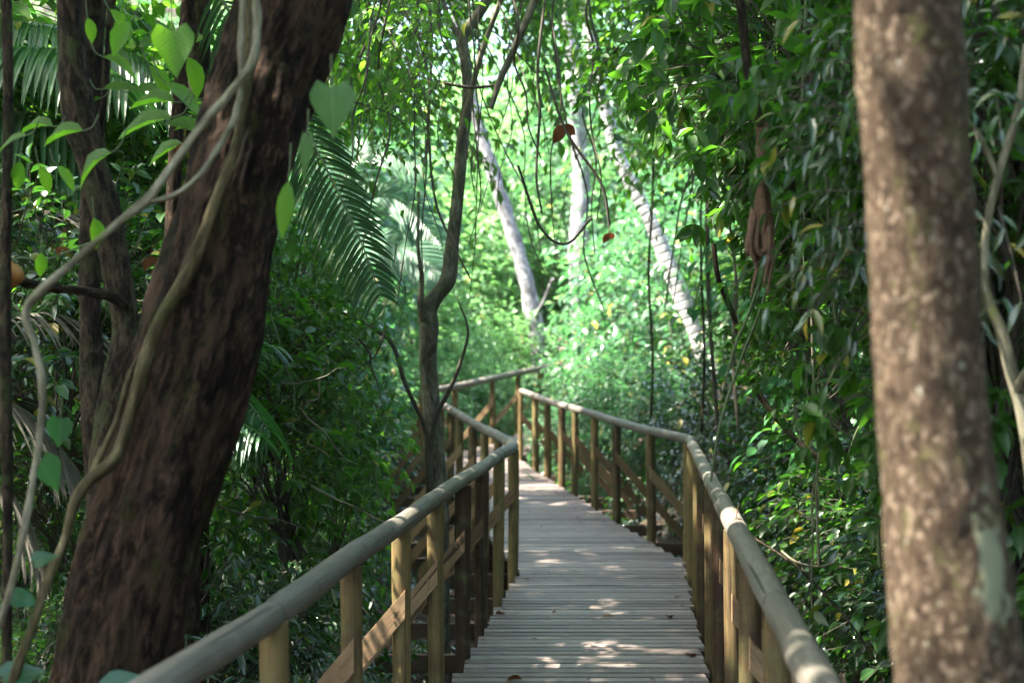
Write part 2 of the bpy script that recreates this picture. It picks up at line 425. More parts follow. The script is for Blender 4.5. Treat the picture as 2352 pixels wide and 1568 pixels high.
M = {}
M['leaf'] = leafmat("leaf_green", (0.01716, 0.0468, 0.01248), (0.0273, 0.078, 0.0156), (0.0546, 0.1248, 0.0234), (0.1248, 0.39, 0.0234))
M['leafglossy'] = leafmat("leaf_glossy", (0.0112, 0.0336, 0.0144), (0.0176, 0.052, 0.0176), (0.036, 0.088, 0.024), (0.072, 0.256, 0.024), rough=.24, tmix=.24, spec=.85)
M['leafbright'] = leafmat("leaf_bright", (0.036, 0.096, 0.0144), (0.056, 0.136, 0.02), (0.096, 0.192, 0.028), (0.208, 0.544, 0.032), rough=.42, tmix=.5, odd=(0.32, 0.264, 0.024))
M['leafbig'] = leafmat("leaf_broad", (.024, .08, .012), (.04, .11, .016), (.065, .145, .02), (.28, .68, .03), rough=.36, tmix=.55, veins=True, oddp=.995)
M['leafblue'] = leafmat("leaf_bluish", (0.016, 0.056, 0.028), (0.028, 0.08, 0.04), (0.048, 0.12, 0.048), (0.08, 0.32, 0.064), rough=.33, tmix=.34)
M['leafheart'] = leafmat("leaf_heart", (0.04, 0.104, 0.028), (0.048, 0.12, 0.032), (0.064, 0.144, 0.04), (0.16, 0.36, 0.064), rough=.42, tmix=.35, veins=True, oddp=.999, odd=(0.12, 0.216, 0.104))
M['palm'] = leafmat("palm_leaflet", (.018, .055, .025), (.03, .085, .035), (.05, .12, .045), (.10, .36, .05), rough=.24, tmix=.28, spec=.7)
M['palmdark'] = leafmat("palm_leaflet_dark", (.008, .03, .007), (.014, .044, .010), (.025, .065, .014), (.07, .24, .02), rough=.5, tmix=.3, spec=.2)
M['leaffar'] = leafmat("leaf_far", (.035, .11, .045), (.075, .18, .08), (.16, .28, .13), (.26, .60, .17), rough=.4, tmix=.45)  # lighter and bluer than near leaves, imitating overexposed sunlight in the colour
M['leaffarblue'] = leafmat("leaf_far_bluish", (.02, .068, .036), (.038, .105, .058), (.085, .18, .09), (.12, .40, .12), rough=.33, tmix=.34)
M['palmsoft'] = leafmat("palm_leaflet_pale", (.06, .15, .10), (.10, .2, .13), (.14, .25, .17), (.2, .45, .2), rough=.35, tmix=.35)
M['dryleaf'] = plain("dry_leaf", (.17, .06, .02), .7, 30, .5, (.12, .035, .012))
M['straw'] = plain("dry_frond", (.06, .05, .032), .7, 30, .5)
M['twig'] = plain("twig", (.055, .045, .032), .85, 40, .5)
M['twiggreen'] = plain("green_stem", (.06, .09, .03), .6, 30, .4)
M['liana'] = barkmat("liana_bark", (.07, .062, .04), (.16, .145, .10), (.27, .245, .18), sc=22, stretch=.25, bump=.003, moss=(.10, .13, .03), mossamt=.35)
M['root'] = barkmat("root_bark", (.025, .02, .010), (.065, .052, .026), (.14, .115, .065), sc=20, stretch=.25, bump=.006, moss=(.05, .06, .018), mossamt=.35)
M['darkbark'] = barkmat("dark_bark", (.003, .0018, .0012), (.018, .0105, .0068), (.085, .05, .031), sc=46, stretch=.3, bump=.03, moss=(.034, .036, .010), mossamt=.3, blot=True)
M['brownbark'] = barkmat("brown_bark", (.006, .004, .003), (.022, .015, .010), (.075, .054, .034), sc=36, stretch=.3, bump=.012, moss=(.045, .055, .02), mossamt=.5)
M['greybark'] = barkmat("grey_bark", (.04, .036, .027), (.10, .092, .068), (.2, .185, .14), sc=16, stretch=.35, bump=.006, moss=(.05, .065, .03), mossamt=.45)
M['spotbark'] = barkmat("spotted_bark", (.018, .011, .007), (.053, .036, .023), (.115, .083, .056), sc=60, stretch=.5, bump=.010,
                        moss=(.085, .085, .03), mossamt=.35, spots=[((.145, .108, .078), .58, 74), ((.035, .022, .014), .58, 80), ((.26, .245, .2), .685, 62)],
                        patch=((.22, .235, .155), 3.0, 3.2, (.03, -.08)))
M['palebark'] = barkmat("pale_bark", (.11, .105, .11), (.24, .235, .25), (.42, .415, .43), sc=8, stretch=.6, bump=.01, spots=[((.1, .095, .10), .6, 7)])
M['palmbark'] = barkmat("ringed_bark", (.30, .295, .31), (.44, .435, .455), (.56, .55, .57), sc=12, stretch=1, bump=.01, rings=26)
M['rail'] = woodmat("weathered_log", [(.3, (.065, .056, .044)), (.5, (.14, .124, .102)), (.7, (.26, .235, .198))], streak=60, rough=.62, per_obj=.12, bump=.007)
M['post'] = woodmat("treated_post", [(.28, (.035, .017, .010)), (.40, (.07, .044, .022)), (.52, (.135, .094, .038)), (.8, (.225, .165, .07))], streak=40, rough=.6, per_obj=.42, use_rnd=True, greens=(.10, .11, .045), bump=.003)
M['brace'] = woodmat("brace_board", [(.3, (.10, .058, .03)), (.5, (.20, .125, .068)), (.72, (.32, .215, .12))], streak=50, rough=.6, per_obj=.25, bump=.002, band=True)
M['deck'] = woodmat("deck_board", [(.3, (.085, .063, .055)), (.5, (.158, .123, .108)), (.7, (.265, .217, .196))], streak=50, rough=.55, per_obj=.36, bump=.002, use_rnd=True, band=True)
M['joist'] = woodmat("joist_wood", [(.3, (.035, .022, .014)), (.5, (.07, .045, .028)), (.72, (.13, .09, .055))], streak=50, rough=.75, per_obj=.2, bump=.002, band=True)
M['nail'] = plain("nail_steel", (.05, .04, .035), .5)
M['fruit'] = plain("dry_fruit", (.33, .14, .035), .6, 40, .35)
M['black'] = plain("hole_dark", (.01, .008, .006), .9)
M['pink'] = plain("petal_pink", (.6, .1, .35), .5, 10, .2, (.7, .15, .4))
m, nt, out = newmat("forest_soil"); g = NT(nt)
tcn = g.n("ShaderNodeTexCoord").outputs['Object']; nn = g.noise(tcn, 2.2, 8, .7); n2_ = g.noise(tcn, 17, 6, .7)
pb = g.n("ShaderNodeBsdfPrincipled"); pb.inputs['Roughness'].default_value = .95
g.l(g.mix(g.ramp(n2_, [(.5, (0, 0, 0)), (.6, (1, 1, 1))]), g.ramp(nn, [(.3, (.014, .010, .006)), (.7, (.04, .028, .016))]), (.07, .042, .02)), pb.inputs['Base Color'])
g.l(g.bump(g.math('ADD', nn, n2_), 1, .05), pb.inputs['Normal']); g.l(pb.outputs[0], out.inputs[0]); M['soil'] = m

# ------------------------------------------------------------------ walkway plan
LP = np.array([(-3, -1.28), (1, -.89), (10.7, .068), (17.5, -.86), (20.2, -1.15), (21.7, -.27), (25.2, .52), (30, 2.5)])
RP = np.array([(-3, .03), (1, .42), (6.1, .885), (11.2, 1.35), (20.4, -.03 + .1), (22.6, .85), (25.2, 1.7), (30, 4.2)])
ZP = np.array([(-3, 0), (13.5, 0), (16.7, .055), (18.5, .075), (20.3, .13), (21.7, .25), (25.2, .37), (30, .8)])
Lx = lambda y: np.interp(y, LP[:, 0], LP[:, 1]); Rx = lambda y: np.interp(y, RP[:, 0], RP[:, 1]); Dz = lambda y: np.interp(y, ZP[:, 0], ZP[:, 1])
POST_H, RAIL_Z = .92, .965

def ground(x, y):
    x = np.asarray(x, float); y = np.asarray(y, float)
    yy = np.clip(y, -3, 30)
    L, Rr = Lx(yy), Rx(yy)
    tl = np.maximum(0, L - x); tr = np.maximum(0, x - Rr)
    z = -1.0 + .0 * x
    z = z + .10 * tl + np.where(tl > 5, (tl - 5) * .25, 0)
    z = z + .95 * np.maximum(0, tr - .5) - .45 * np.maximum(0, tr - 5)
    z = z + (.42 - .27 * np.exp(-((x - .5) / 7) ** 2)) * np.maximum(0, y - 27) - .3 * np.maximum(0, y - 60) + .03 * np.clip(y - 12, 0, 15)
    z = z + .12 * np.sin(x * 1.7 + y * .6) * np.sin(y * 1.1 - x * .4) + .05 * np.sin(x * 5 + 1) * np.sin(y * 4.3)
    return z

gx = np.concatenate([np.arange(-90, -14, 6), np.arange(-14, 14, .35), np.arange(14, 91, 6)])
gy = np.concatenate([np.arange(-60, -4, 6), np.arange(-4, 40, .4), np.arange(40, 150, 6)])
X, Y = np.meshgrid(gx, gy, indexing='ij'); Zg = ground(X, Y)
i, j = np.meshgrid(np.arange(len(gx) - 1), np.arange(len(gy) - 1), indexing='ij'); ny = len(gy)
mb = MB().add(np.stack([X, Y, Zg], -1).reshape(-1, 3), quads=np.stack([i * ny + j, (i + 1) * ny + j, (i + 1) * ny + j + 1, i * ny + j + 1], -1).reshape(-1, 4))
tag(mb.build("ground", M['soil']), kind="structure")

# ------------------------------------------------------------------ boardwalk
rng = np.random.default_rng(5)
walk = empty("boardwalk", (0.1, 3, 0), "weathered grey plank boardwalk deck curving away between its log railings", "boardwalk")
O = np.array([0.1, 3, 0])
deck = MB(); nails = MB()
pitch = .104; y = .2; k = 0; stepL = stepR = 0
while y < 27:
    if k % 3 == 0 or y > 18:
        stepL = Lx(y) + rng.uniform(-.012, .012) - .01; stepR = Rx(y) + rng.uniform(-.012, .012) + .01
    x0, x1 = stepL + .0, stepR - .0
    zc = Dz(y) - .015; wd = .0412 + rng.uniform(-.002, .001)
    yaw = rng.normal(0, .0022); roll = rng.normal(0, .012)
    ax = np.array([math.cos(yaw), math.sin(yaw), 0]); ay = np.array([-math.sin(yaw), math.cos(yaw), roll]); az = np.array([0, -roll, 1])
    box(deck, ((x0 + x1) / 2, y, zc + rng.uniform(-.0015, .0015)), ax, ay, az, (x1 - x0) / 2, wd, .015, rnd=rng.uniform(), ch=.003)
    for fx in (.1, .5, .9):
        for dy in (-.02, .02):
            nx = x0 + (x1 - x0) * fx + rng.normal(0, .006)
            a = np.arange(6) * math.pi / 3
            ring = np.stack([nx + .004 * np.cos(a), y + dy + .004 * np.sin(a), np.full(6, zc + .0165)], 1)
            nails.add(np.vstack([ring, [[nx, y + dy, zc + .0172]]]), tris=[(q, (q + 1) % 6, 6) for q in range(6)])
    y += pitch + rng.uniform(-.0015, .003); k += 1
deck.build("deck", M['deck'], walk, smooth=False, origin=O)
nails.build("nail_rows", M['nail'], walk, origin=O)
for off in (.12, .88):
    mb = MB(); ys = np.arange(-1, 27, .5)
    for a, b in zip(ys[:-1], ys[1:]):
        pa = np.array([Lx(a) + (Rx(a) - Lx(a)) * off, a, Dz(a) - .105]); pb_ = np.array([Lx(b) + (Rx(b) - Lx(b)) * off, b, Dz(b) - .105])
        ax = nrm(pb_ - pa); ay = nrm(np.cross(UP, ax)); box(mb, (pa + pb_) / 2, ax, ay, np.cross(ax, ay), np.linalg.norm(pb_ - pa) / 2 + .01, .03, .07, rnd=off)
    mb.build("bearer_beam", M['joist'], walk, smooth=False, origin=O)

YL = [1.05, 2.0, 2.93, 3.87, 4.9, 5.9, 6.78, 7.75, 8.6, 9.6, 10.55, 11.7, 12.6, 13.6, 14.8, 16.0, 17.2, 18.5, 19.7]
YR = [1.1, 2.05, 3.0, 3.95, 4.9, 5.85, 6.75, 7.7, 8.6, 9.55, 10.5, 11.25, 12.5, 13.9, 15.0, 16.1, 16.95, 18.0, 19.0, 20.3]
for yy in YL[1:]:
    xl, xr = Lx(yy) - .72, Rx(yy) + .72
    mb = MB(); box(mb, ((xl + xr) / 2, yy + .075, Dz(yy) - .235), (1, 0, 0), (0, 1, 0), (0, 0, 1), (xr - xl) / 2, .022, .055, rnd=.5)
    mb.build("joist", M['joist'], walk, smooth=False, origin=O)
    for xs in (Lx(yy) + .15, Rx(yy) - .15):
        gz = float(ground(xs, yy)); mb = MB()
        tube(mb, [(xs, yy + .15, gz - .3), (xs, yy + .15, Dz(yy) - .18)], .055, 10)
        mb.build("support_pile", M['joist'], walk, origin=O)

def log_rail(root, org, pts, seams, rad=.0405):
    """handrail made of separate round logs butted at seams (indices into pts)"""
    s = spline(pts, 8)
    for a, b in zip(seams[:-1], seams[1:]):
        seg = s[a * 8:b * 8 + 1].copy()
        n = max(3, int(np.linalg.norm(seg[-1] - seg[0]) / .045)); t = np.linspace(0, 1, n)
        L = np.concatenate([[0], np.cumsum(np.linalg.norm(np.diff(seg, axis=0), axis=1))]); L /= L[-1]
        q = np.stack([np.interp(t, L, seg[:, c]) for c in range(3)], 1)
        q[0] += nrm(q[1] - q[0]) * .003; q[-1] -= nrm(q[-1] - q[-2]) * .003
        r = np.full(n, rad * rng.uniform(.95, 1.06)); r[0] *= .88; r[-1] *= .88; r[1] *= .985; r[-2] *= .985
        mb = MB(); tube(mb, q, r, 20, bump=.035, seed=int(rng.integers(999)), fr=1.6)
        mb.build("handrail", M['rail'], root, origin=org)
def post(root, org, x, y, z0, z1, rad=.04, lean=0, tone=None):
    mb = MB(); n = 9; t = np.linspace(0, 1, n)
    p = np.stack([x + lean * t + .003 * np.sin(t * 5 + y), y + .003 * np.sin(t * 4 + x * 9), z0 + (z1 - z0) * t], 1)
    tube(mb, p, rad * (1 + .05 * np.sin(t * 3 + y * 7)) * rng.uniform(.94, 1.08), 16, bump=.03, seed=int(y * 100), rnd=rng.uniform(.32, .85) if tone is None else tone)
    o = mb.build("post", M['post'], root, origin=org)
    return o
def brace(root, org, x, y, z, side, run=.66, drop=.80):
    """board fixed to the post's camera side, raking down and out to the outrigger end"""
    a = np.array([x - side * .012, y - .052, z]); b = np.array([x + side * run, y - .052 + .10, z - drop])
    ax = nrm(b - a); hv = .037 / abs(ax[0] / math.hypot(ax[0], ax[2])); th = np.array([0, .012, 0]); mb = MB()
    V = []; T = []; n_ = 9
    for t in np.linspace(0, 1, n_):
        c_ = a + (b - a) * t + np.array([0, 0, .003 * math.sin(t * 5 + y * 3)])
        for s1, s2 in ((1, -1), (1, 1), (-1, 1), (-1, -1)):
            V.append(c_ + UPV * (hv * s1) + th * s2); T.append((t * np.linalg.norm(b - a), .037 * s1, .012 * s2))
    q = [(k * 4 + e, k * 4 + (e + 1) % 4, k * 4 + 4 + (e + 1) % 4, k * 4 + 4 + e) for k in range(n_ - 1) for e in range(4)] + [(3, 2, 1, 0), (n_ * 4 - 4, n_ * 4 - 3, n_ * 4 - 2, n_ * 4 - 1)]
    mb.add(V, quads=q, tc=T); az = np.array([0, 0, 1.])
    for s_ in (.03, -.03):
        p = a + ax * .07 + az * (s_ * .6) - ay * 0
        tube(mb, [p + np.array([0, -.016, 0]), p + np.array([0, -.010, 0])], .006, 8)
    mb.build("brace", M['brace'], root, smooth=False, origin=org)

# left railing up to the sharp bend and back to the far bend
def railing(ys, fx, side, label, seams_every, extra=None, braces=True):
    org = np.array([fx(ys[3]), ys[3], 0]); root = empty("railing", org, label, "railing", "log railings of the boardwalk")
    pts = []
    for yv in ys:
        x = fx(yv) + side * .045
        pts.append((x, yv, Dz(yv) + RAIL_Z + rng.normal(0, .004)))
        post(root, org, x + rng.normal(0, .004), yv, Dz(yv) - (.62 if yv < 9 else .3), Dz(yv) + POST_H + .012, rng.uniform(.037, .042), tone={(-1, 7.75): .0, (-1, 8.6): .1, (1, 6.75): .05, (1, 8.6): .15, (1, 13.9): .25}.get((side, yv)))
        if braces: brace(root, org, x, yv, Dz(yv) + .62 + rng.normal(0, .012), side)
    if extra: pts += extra
    pts = [(p[0], p[1], p[2]) for p in pts]
    seams = list(range(0, len(pts) - 1, seams_every)) + [len(pts) - 1]
    log_rail(root, org, pts, seams)
    return root
railing(YL, Lx, -1, "left log railing of the deck, bending sharply back beside the slim forked tree", 3)
railing(YR, Rx, 1, "right log railing of the deck, running round an elbow to its free end", 3)
# far railing on the outer side beyond the bend
org = np.array([-1.1, 20.6, 0]); root = empty("railing", org, "far railing of pale sunlit logs crossing behind the bend of the boardwalk", "railing", "log railings of the boardwalk")
far = [(-1.28, 20.15), (-.84, 20.9), (-.30, 21.75), (.10, 23.4), (.50, 25.1), (1.2, 26.6)]
pts = []
for x, y_ in far:
    zz = {20.15: .11, 20.9: .17, 21.75: .27, 23.4: .33, 25.1: .38, 26.6: .46}[y_]
    pts.append((x, y_, zz + RAIL_Z)); post(root, org, x, y_, zz - .3, zz + POST_H + .01, .045)
    brace(root, org, x, y_, zz + .62, -1)
log_rail(root, org, pts, [0, 2, 4, 5], .05)
# long raking supports outside the near right rail
for k, (a, b) in enumerate((((1.01, 6.1, .80), (1.75, 5.6, -.75)), ((.93, 4.9, .62), (1.6, 4.5, -.8)))):
    org = np.array(b); a, b = np.array(a), np.array(b)
    ax = nrm(b - a); az = nrm(np.cross(ax, (0, 1, 0))); ay = np.cross(az, ax); mb = MB()
    box(mb, (a + b) / 2, ax, az, ay, np.linalg.norm(b - a) / 2, .048, .016)
    o = mb.build("support_board", M['brace'], smooth=False, origin=org)
    tag(o, ["long dark raking board propping the right railing near the sunlit stretch", "dark raking board propping the right railing lower down, closer to the bottom edge"][k], "support board")

# ------------------------------------------------------------------ vegetation builders
def curve_tube(name, mat, pix, radpx, parent=None, n=12, bump=.12, flute=0, seed=1, per=8, origin=None, extend=None, fr=1.0, rough=0, rsc=22):
    """pix rows: (px, py, depth); radius in display px at that depth"""
    w = np.array([P(a, b, d) for a, b, d in pix]); rr = np.array([r * p[2] / F for r, p in zip(np.broadcast_to(radpx, (len(pix),)), pix)])
    s = spline(np.column_stack([w, rr]), per)
    mb = MB(); tube(mb, s[:, :3], np.maximum(s[:, 3], .001), n, bump=bump, seed=seed, flute=flute, fr=fr, rough=rough, rsc=rsc)
    return mb.build(name, mat, parent, origin=origin), s

def crown_leaves(lm, sm, rng, cen, rad, ns, nl, size, aspect=.5, tm=T_MID, L=.5, droop=.3, whorl=False, shell=.55, updir=.35, seed=0, gap=.42, ldroop=.35, spread=.9, canopy=False):
    cen = np.asarray(cen, float); rad = np.asarray(rad, float)
    v = nrm(rng.normal(0, 1, (ns * 2, 3))); u = shell + (1 - shell) * rng.uniform(0, 1, (ns * 2, 1)) ** .6
    p = v * u
    k = fnoise(p * rad + cen, 1.9 / max(.5, rad.mean()) * 1.3, seed) > gap
    p, v = p[k][:ns], v[k][:ns]
    base = cen + p * rad * .85
    d = v + UP * updir + rng.normal(0, .35, v.shape)
    sprigs(lm, sm, rng, base, d, L * rng.uniform(.6, 1.2, len(p)), nl, size, aspect, tm, droop, whorl=whorl, ldroop=ldroop, spread=spread, srad=.004, canopy=canopy)
    return base

def make_shrub(seed, rad, ns, nl, size, aspect, mat, tm=T_MID, L=.4, droop=.3, whorl=False, h=.9, gap=.42, ldroop=.35, name="shrub", shell=.3, spread=.9):
    rg = np.random.default_rng(seed); lm, sm = MB(), MB()
    base = crown_leaves(lm, sm, rg, (0, 0, h), rad, ns, nl, size, aspect, tm, L, droop, whorl, shell, .3, seed, gap, ldroop, spread)
    idx = rg.choice(len(base), min(26, len(base)), replace=False)
    for b in base[idx]:
        m_ = b * np.array([.35, .35, .5]) + rg.normal(0, .05, 3)
        tube(sm, spline([(rg.normal(0, .06), rg.normal(0, .06), -.25), m_, b], 4), np.linspace(.012, .004, 9), 5, cap=False)
    root = empty(name, (0, 0, 0), None, None)
    lm.build("foliage", M[mat], root); sm.build("stem", M['twig'], root)
    return root
_used = set()
# sight lines that stay open, because in the place nothing grows across them: (px, py, depth of what is seen, tolerance px)
OPEN = []
def openline(pts, d, tol, n=6):
    for (a, b), (c, e) in zip(pts[:-1], pts[1:]):
        for t in np.linspace(0, 1, n): OPEN.append((a + (c - a) * t, b + (e - b) * t, d, tol))
openline([(1008, 1120), (985, 900), (982, 700), (1035, 630), (1045, 480), (1066, 260)], 9.5, 26)
openline([(960, 1100), (1190, 1080), (1190, 1000), (1040, 930), (960, 1060)], 17, 20)
openline([(1080, 860), (1160, 700), (1220, 860), (1200, 600), (1240, 520)], 24, 12)
openline([(1590, 750), (1440, 400), (1405, 300), (1370, 150)], 20, 42, 10)
openline([(1095, 270), (1150, 450), (1205, 630), (1235, 790)], 28, 10, 8)
openline([(1330, 260), (1332, 540)], 31, 0, 6)
openline([(1172, 905), (1290, 935), (1390, 960), (1560, 1000)], 12.5, 40, 10)
openline([(1172, 1010), (1290, 1060), (1400, 1100), (1560, 1170)], 14, 30, 10)
openline([(1570, 1010), (1650, 1190), (1790, 1440), (1850, 1560)], 4.4, 40, 12)
openline([(720, 360), (790, 470), (840, 580), (930, 690), (800, 650)], 6.7, 45, 5)
openline([(1700, 10), (1722, 190), (1752, 292), (1748, 480), (1750, 660)], 4.6, 8, 6)
openline([(30, 180), (290, 190)], 6.6, 40, 6)
openline([(20, 480), (180, 560), (60, 900), (120, 1200)], 5.4, 50, 4)
openline([(880, 470), (990, 500), (1000, 600)], 15, 30, 5)
openline([(700, 1440), (860, 1300), (1100, 1130)], 4.5, 60, 8)
_rad = {}; REJ = [0]
def blocked(proto, loc, s):
    base = proto.name.split('.')[0] + str(proto.get('pid', ''))
    if proto.name not in _rad:
        f = [c for c in proto.children if c.name.startswith('foliage')][0]
        bb = np.array([list(c) for c in f.bound_box]); _rad[proto.name] = (bb.mean(0), (bb.max(0) - bb.min(0)) / 2)
    c, hr = _rad[proto.name]; p = np.array(loc, float) + np.array([0, 0, c[2] * s]); rr = float(max(hr[0], hr[1])) * s * .82; rz_ = float(hr[2]) * s * .85
    dy = max(p[1], .5); px = 1176 + p[0] / dy * F; py = 804 - (p[2] - EYE) / dy * F
    for gc, gr in GAPS:
        q = p - np.array(gc); t = q @ SUND
        if t > 0 and np.linalg.norm(q - t * SUND) < gr * .7 + rr * .55: REJ[0] += 1; return True
    for (ox, oy, od, tol) in OPEN:
        if dy - rr * .3 < od and abs(px - ox) < rr * F / dy + tol and abs(py - oy) < rz_ * F / dy + tol and ((px - ox) / (rr * F / dy + tol)) ** 2 + ((py - oy) / (rz_ * F / dy + tol)) ** 2 < 1:
            REJ[0] += 1; return True
    return False
def place(proto, loc, label, cat, group, s=1.0, rz=None, tilt=0.0, force=False):
    if not force and blocked(proto, loc, s):
        s *= .6
        if blocked(proto, loc, s): return None
    o = proto if proto.name not in _used and not _used.add(proto.name) else copy_tree(proto)
    o.location = [float(v) for v in loc]; o.scale = (s, s, s * random.uniform(.9, 1.1))
    o.rotation_euler = (random.uniform(-tilt, tilt), random.uniform(-tilt, tilt), random.uniform(0, 6.28) if rz is None else rz)
    tag(o, label, cat, group); return o
random.seed(11)
# ================================================================== vegetation
# ---- left leaning trunk with strangler root and loop vine
D1 = 4.0
tree = empty("leaning_tree", (P(250, 1900, D1)[0], D1, -1.1), "massive dark leaning tree with flaking brown bark and clinging vine stems, at the left", "tree")
TO = np.array(tree.location)
_, s1 = curve_tube("trunk", M['darkbark'], [(190, 2100, 4.0), (225, 1820, 4.0), (262, 1568, 4.0), (312, 1300, 4.0), (398, 1000, 4.02), (462, 750, 4.05), (522, 500, 4.1), (590, 250, 4.15), (668, 0, 4.2), (760, -260, 4.3), (900, -700, 4.5), (1100, -1300, 4.8)],
              [170, 150, 138, 127, 128, 128, 118, 115, 122, 110, 95, 60], tree, n=150, bump=.06, flute=.02, seed=4, per=55, origin=TO, fr=1.2, rough=.012, rsc=26)
rg = np.random.default_rng(21)
def big_crown(parent, origin, cen, rad, n, size, mat='leaf', seed=1, gap=.40):  # out-of-view crowns, placed and thinned for the shade they cast
    rg = np.random.default_rng(seed); lm, sm = MB(), MB()
    b = crown_leaves(lm, sm, rg, cen, rad, n, 5, size, .55, T_LO, L=.8, seed=seed, gap=gap, shell=.0, canopy=True)
    for q in b[rg.choice(len(b), 14, replace=False)]:
        c = np.array(cen) - UP * rad[2] * .8
        tube(sm, spline([c, (c + q) / 2 + rg.normal(0, .2, 3), q], 5), np.linspace(.05, .012, 11), 6, cap=False)
    lm.build("crown", M[mat], parent, origin=origin); sm.build("limb", M['brownbark'], parent, origin=origin)
big_crown(tree, TO, (-1.6, 4.8, 8.0), (3.6, 4.2, 1.3), 450, .30, seed=31, gap=.42)

def vine_thing(name, pix, rad, mat, label, cat="vine", n=10, seed=1, bump=.18, group=None):
    a = P(*pix[-1]); big = name in ('looping_liana', 'clinging_root')
    o, s = curve_tube(name, M[mat], pix, np.asarray(rad) * (.85 if big else 1), None, n + 4 if big else n, bump, 0, seed, 16 if big else 10, origin=a, rough=.003 if big else 0, rsc=60)
    return tag(o, label, cat, group), s
vine_thing("clinging_root", [(566, -60, 3.97), (574, 60, 3.94), (572, 150, 3.92), (556, 260, 3.90), (540, 350, 3.88), (505, 440, 3.86), (470, 530, 3.86), (425, 640, 3.86), (375, 730, 3.86), (338, 820, 3.86), (318, 900, 3.86), (290, 990, 3.85), (262, 1058, 3.83), (205, 1105, 3.80), (172, 1160, 3.78), (150, 1240, 3.78), (112, 1330, 3.75), (80, 1430, 3.72), (30, 1560, 3.7), (0, 1700, 3.7)],
           [11, 13, 13, 13, 15, 15, 16, 17, 17, 16, 15, 14, 15, 16, 14, 12, 12, 11, 11, 11], 'root', "mossy root stem snaking down the front of the leaning trunk and off its left side", n=12, seed=3, bump=.3)
vine_thing("clinging_root", [(470, 560, 3.98), (400, 690, 3.98), (345, 790, 3.95), (300, 860, 3.92), (270, 960, 3.9), (225, 1060, 3.9), (200, 1130, 3.9)],
           [8, 9, 10, 10, 9, 9, 8], 'root', "second thinner mossy root hugging the left edge of the leaning trunk", seed=9, bump=.3)
vine_thing("looping_liana", [(583, -60, 3.80), (590, 60, 3.78), (578, 145, 3.75), (520, 222, 3.7), (440, 320, 3.66), (380, 402, 3.62), (335, 460, 3.6), (270, 512, 3.58), (200, 575, 3.56), (120, 645, 3.54), (62, 712, 3.52), (80, 790, 3.5), (98, 880, 3.5), (92, 990, 3.5), (75, 1100, 3.5), (52, 1230, 3.5), (20, 1370, 3.5), (-20, 1500, 3.5), (-40, 1800, 3.5)],
           [8, 9, 10, 9.5, 9.5, 9.5, 12, 10, 9.5, 9.5, 10, 8, 8, 9, 9, 9, 9, 9, 9], 'liana', "pale grey-green liana looping out from the leaning trunk down to the left edge", seed=5)
vine_thing("looping_liana", [(560, -60, 3.82), (553, 80, 3.8), (552, 180, 3.78), (540, 265, 3.74), (500, 340, 3.7), (455, 405, 3.66), (400, 448, 3.63), (335, 465, 3.6)],
           [6, 6.5, 6.5, 6.5, 7, 7, 7, 7], 'liana', "thinner pale liana branch joining the looping liana at its knot", seed=6)

# ---- trees left of it
def tree_thing(name, label, parts, group=None, org=None, crown=None, fine=0):
    p0 = parts[0][1][0] if org is None else None
    o = P(*parts[0][1][0]) if org is None else np.array(org)
    root = empty(name, o, label, "tree", group)
    for k, (pn, pix, rad, mat) in enumerate(parts):
        curve_tube(pn, M[mat], pix, rad, root, (48 if fine else 14) if k == 0 else (24 if fine else 9), .14 if not fine else .08, 0, 7 + k * 3 + int(abs(o[0]) * 10), 30 if fine else 9, origin=o, rough=fine, rsc=40)
    if crown: big_crown(root, o, *crown)
    return root
tree_thing("twin_stem_tree", "brown tree at the left with a swollen knot, two stems bending together into one", [
    ("trunk", [(262, 1900, 4.9), (240, 1400, 4.9), (238, 1100, 4.9), (262, 900, 4.9), (290, 760, 4.9), (268, 620, 4.9), (240, 480, 4.9), (212, 370, 4.9), (188, 290, 4.9), (170, 180, 4.9), (160, 60, 4.9), (150, -100, 4.9), (90, -700, 4.9)],
     [40, 36, 34, 30, 30, 32, 34, 32, 38, 34, 29, 27, 24], 'brownbark'),
    ("limb", [(225, 1200, 5.05), (212, 900, 5.05), (208, 700, 5.05), (205, 520, 5.05), (215, 400, 5.05), (208, 260, 5.05), (208, 120, 5.05), (215, -60, 5.05), (240, -500, 5.05)],
     [22, 26, 25, 25, 26, 28, 26, 28, 24], 'brownbark'),
    ("limb", [(196, 380, 5.0), (228, 300, 5.0), (242, 180, 5.0), (250, 60, 5.0), (262, -60, 5.0)], [8, 8, 8, 8, 7], 'brownbark'),
    ("limb", [(285, 700, 4.85), (250, 678, 4.8), (190, 668, 4.75), (130, 662, 4.7), (70, 652, 4.6), (20, 640, 4.55), (-60, 625, 4.5)], [10, 10, 9.5, 9, 9, 9, 9], 'brownbark')],
    fine=.005, crown=((-5.6, 6.5, 7.2), (3.4, 4.5, 1.3), 700, .3, 'leaf', 77, .40))
tree_thing("slender_tree", "slender dark tree stem standing at the far left edge", [
    ("trunk", [(14, 1900, 4.4), (18, 1200, 4.4), (12, 800, 4.4), (14, 500, 4.4), (18, 250, 4.4), (12, 0, 4.4), (0, -400, 4.4)], [13, 13, 12, 11, 10, 11, 11], 'brownbark')])
tree_thing("slender_tree", "dark thin tree half hidden between the leaning trunk and the knotted tree", [
    ("trunk", [(330, 1700, 5.6), (350, 1200, 5.6), (372, 900, 5.6), (392, 700, 5.6), (398, 500, 5.6), (405, 300, 5.6), (430, 0, 5.6), (470, -300, 5.6)], [26, 24, 22, 20, 19, 16, 14, 12], 'darkbark')])
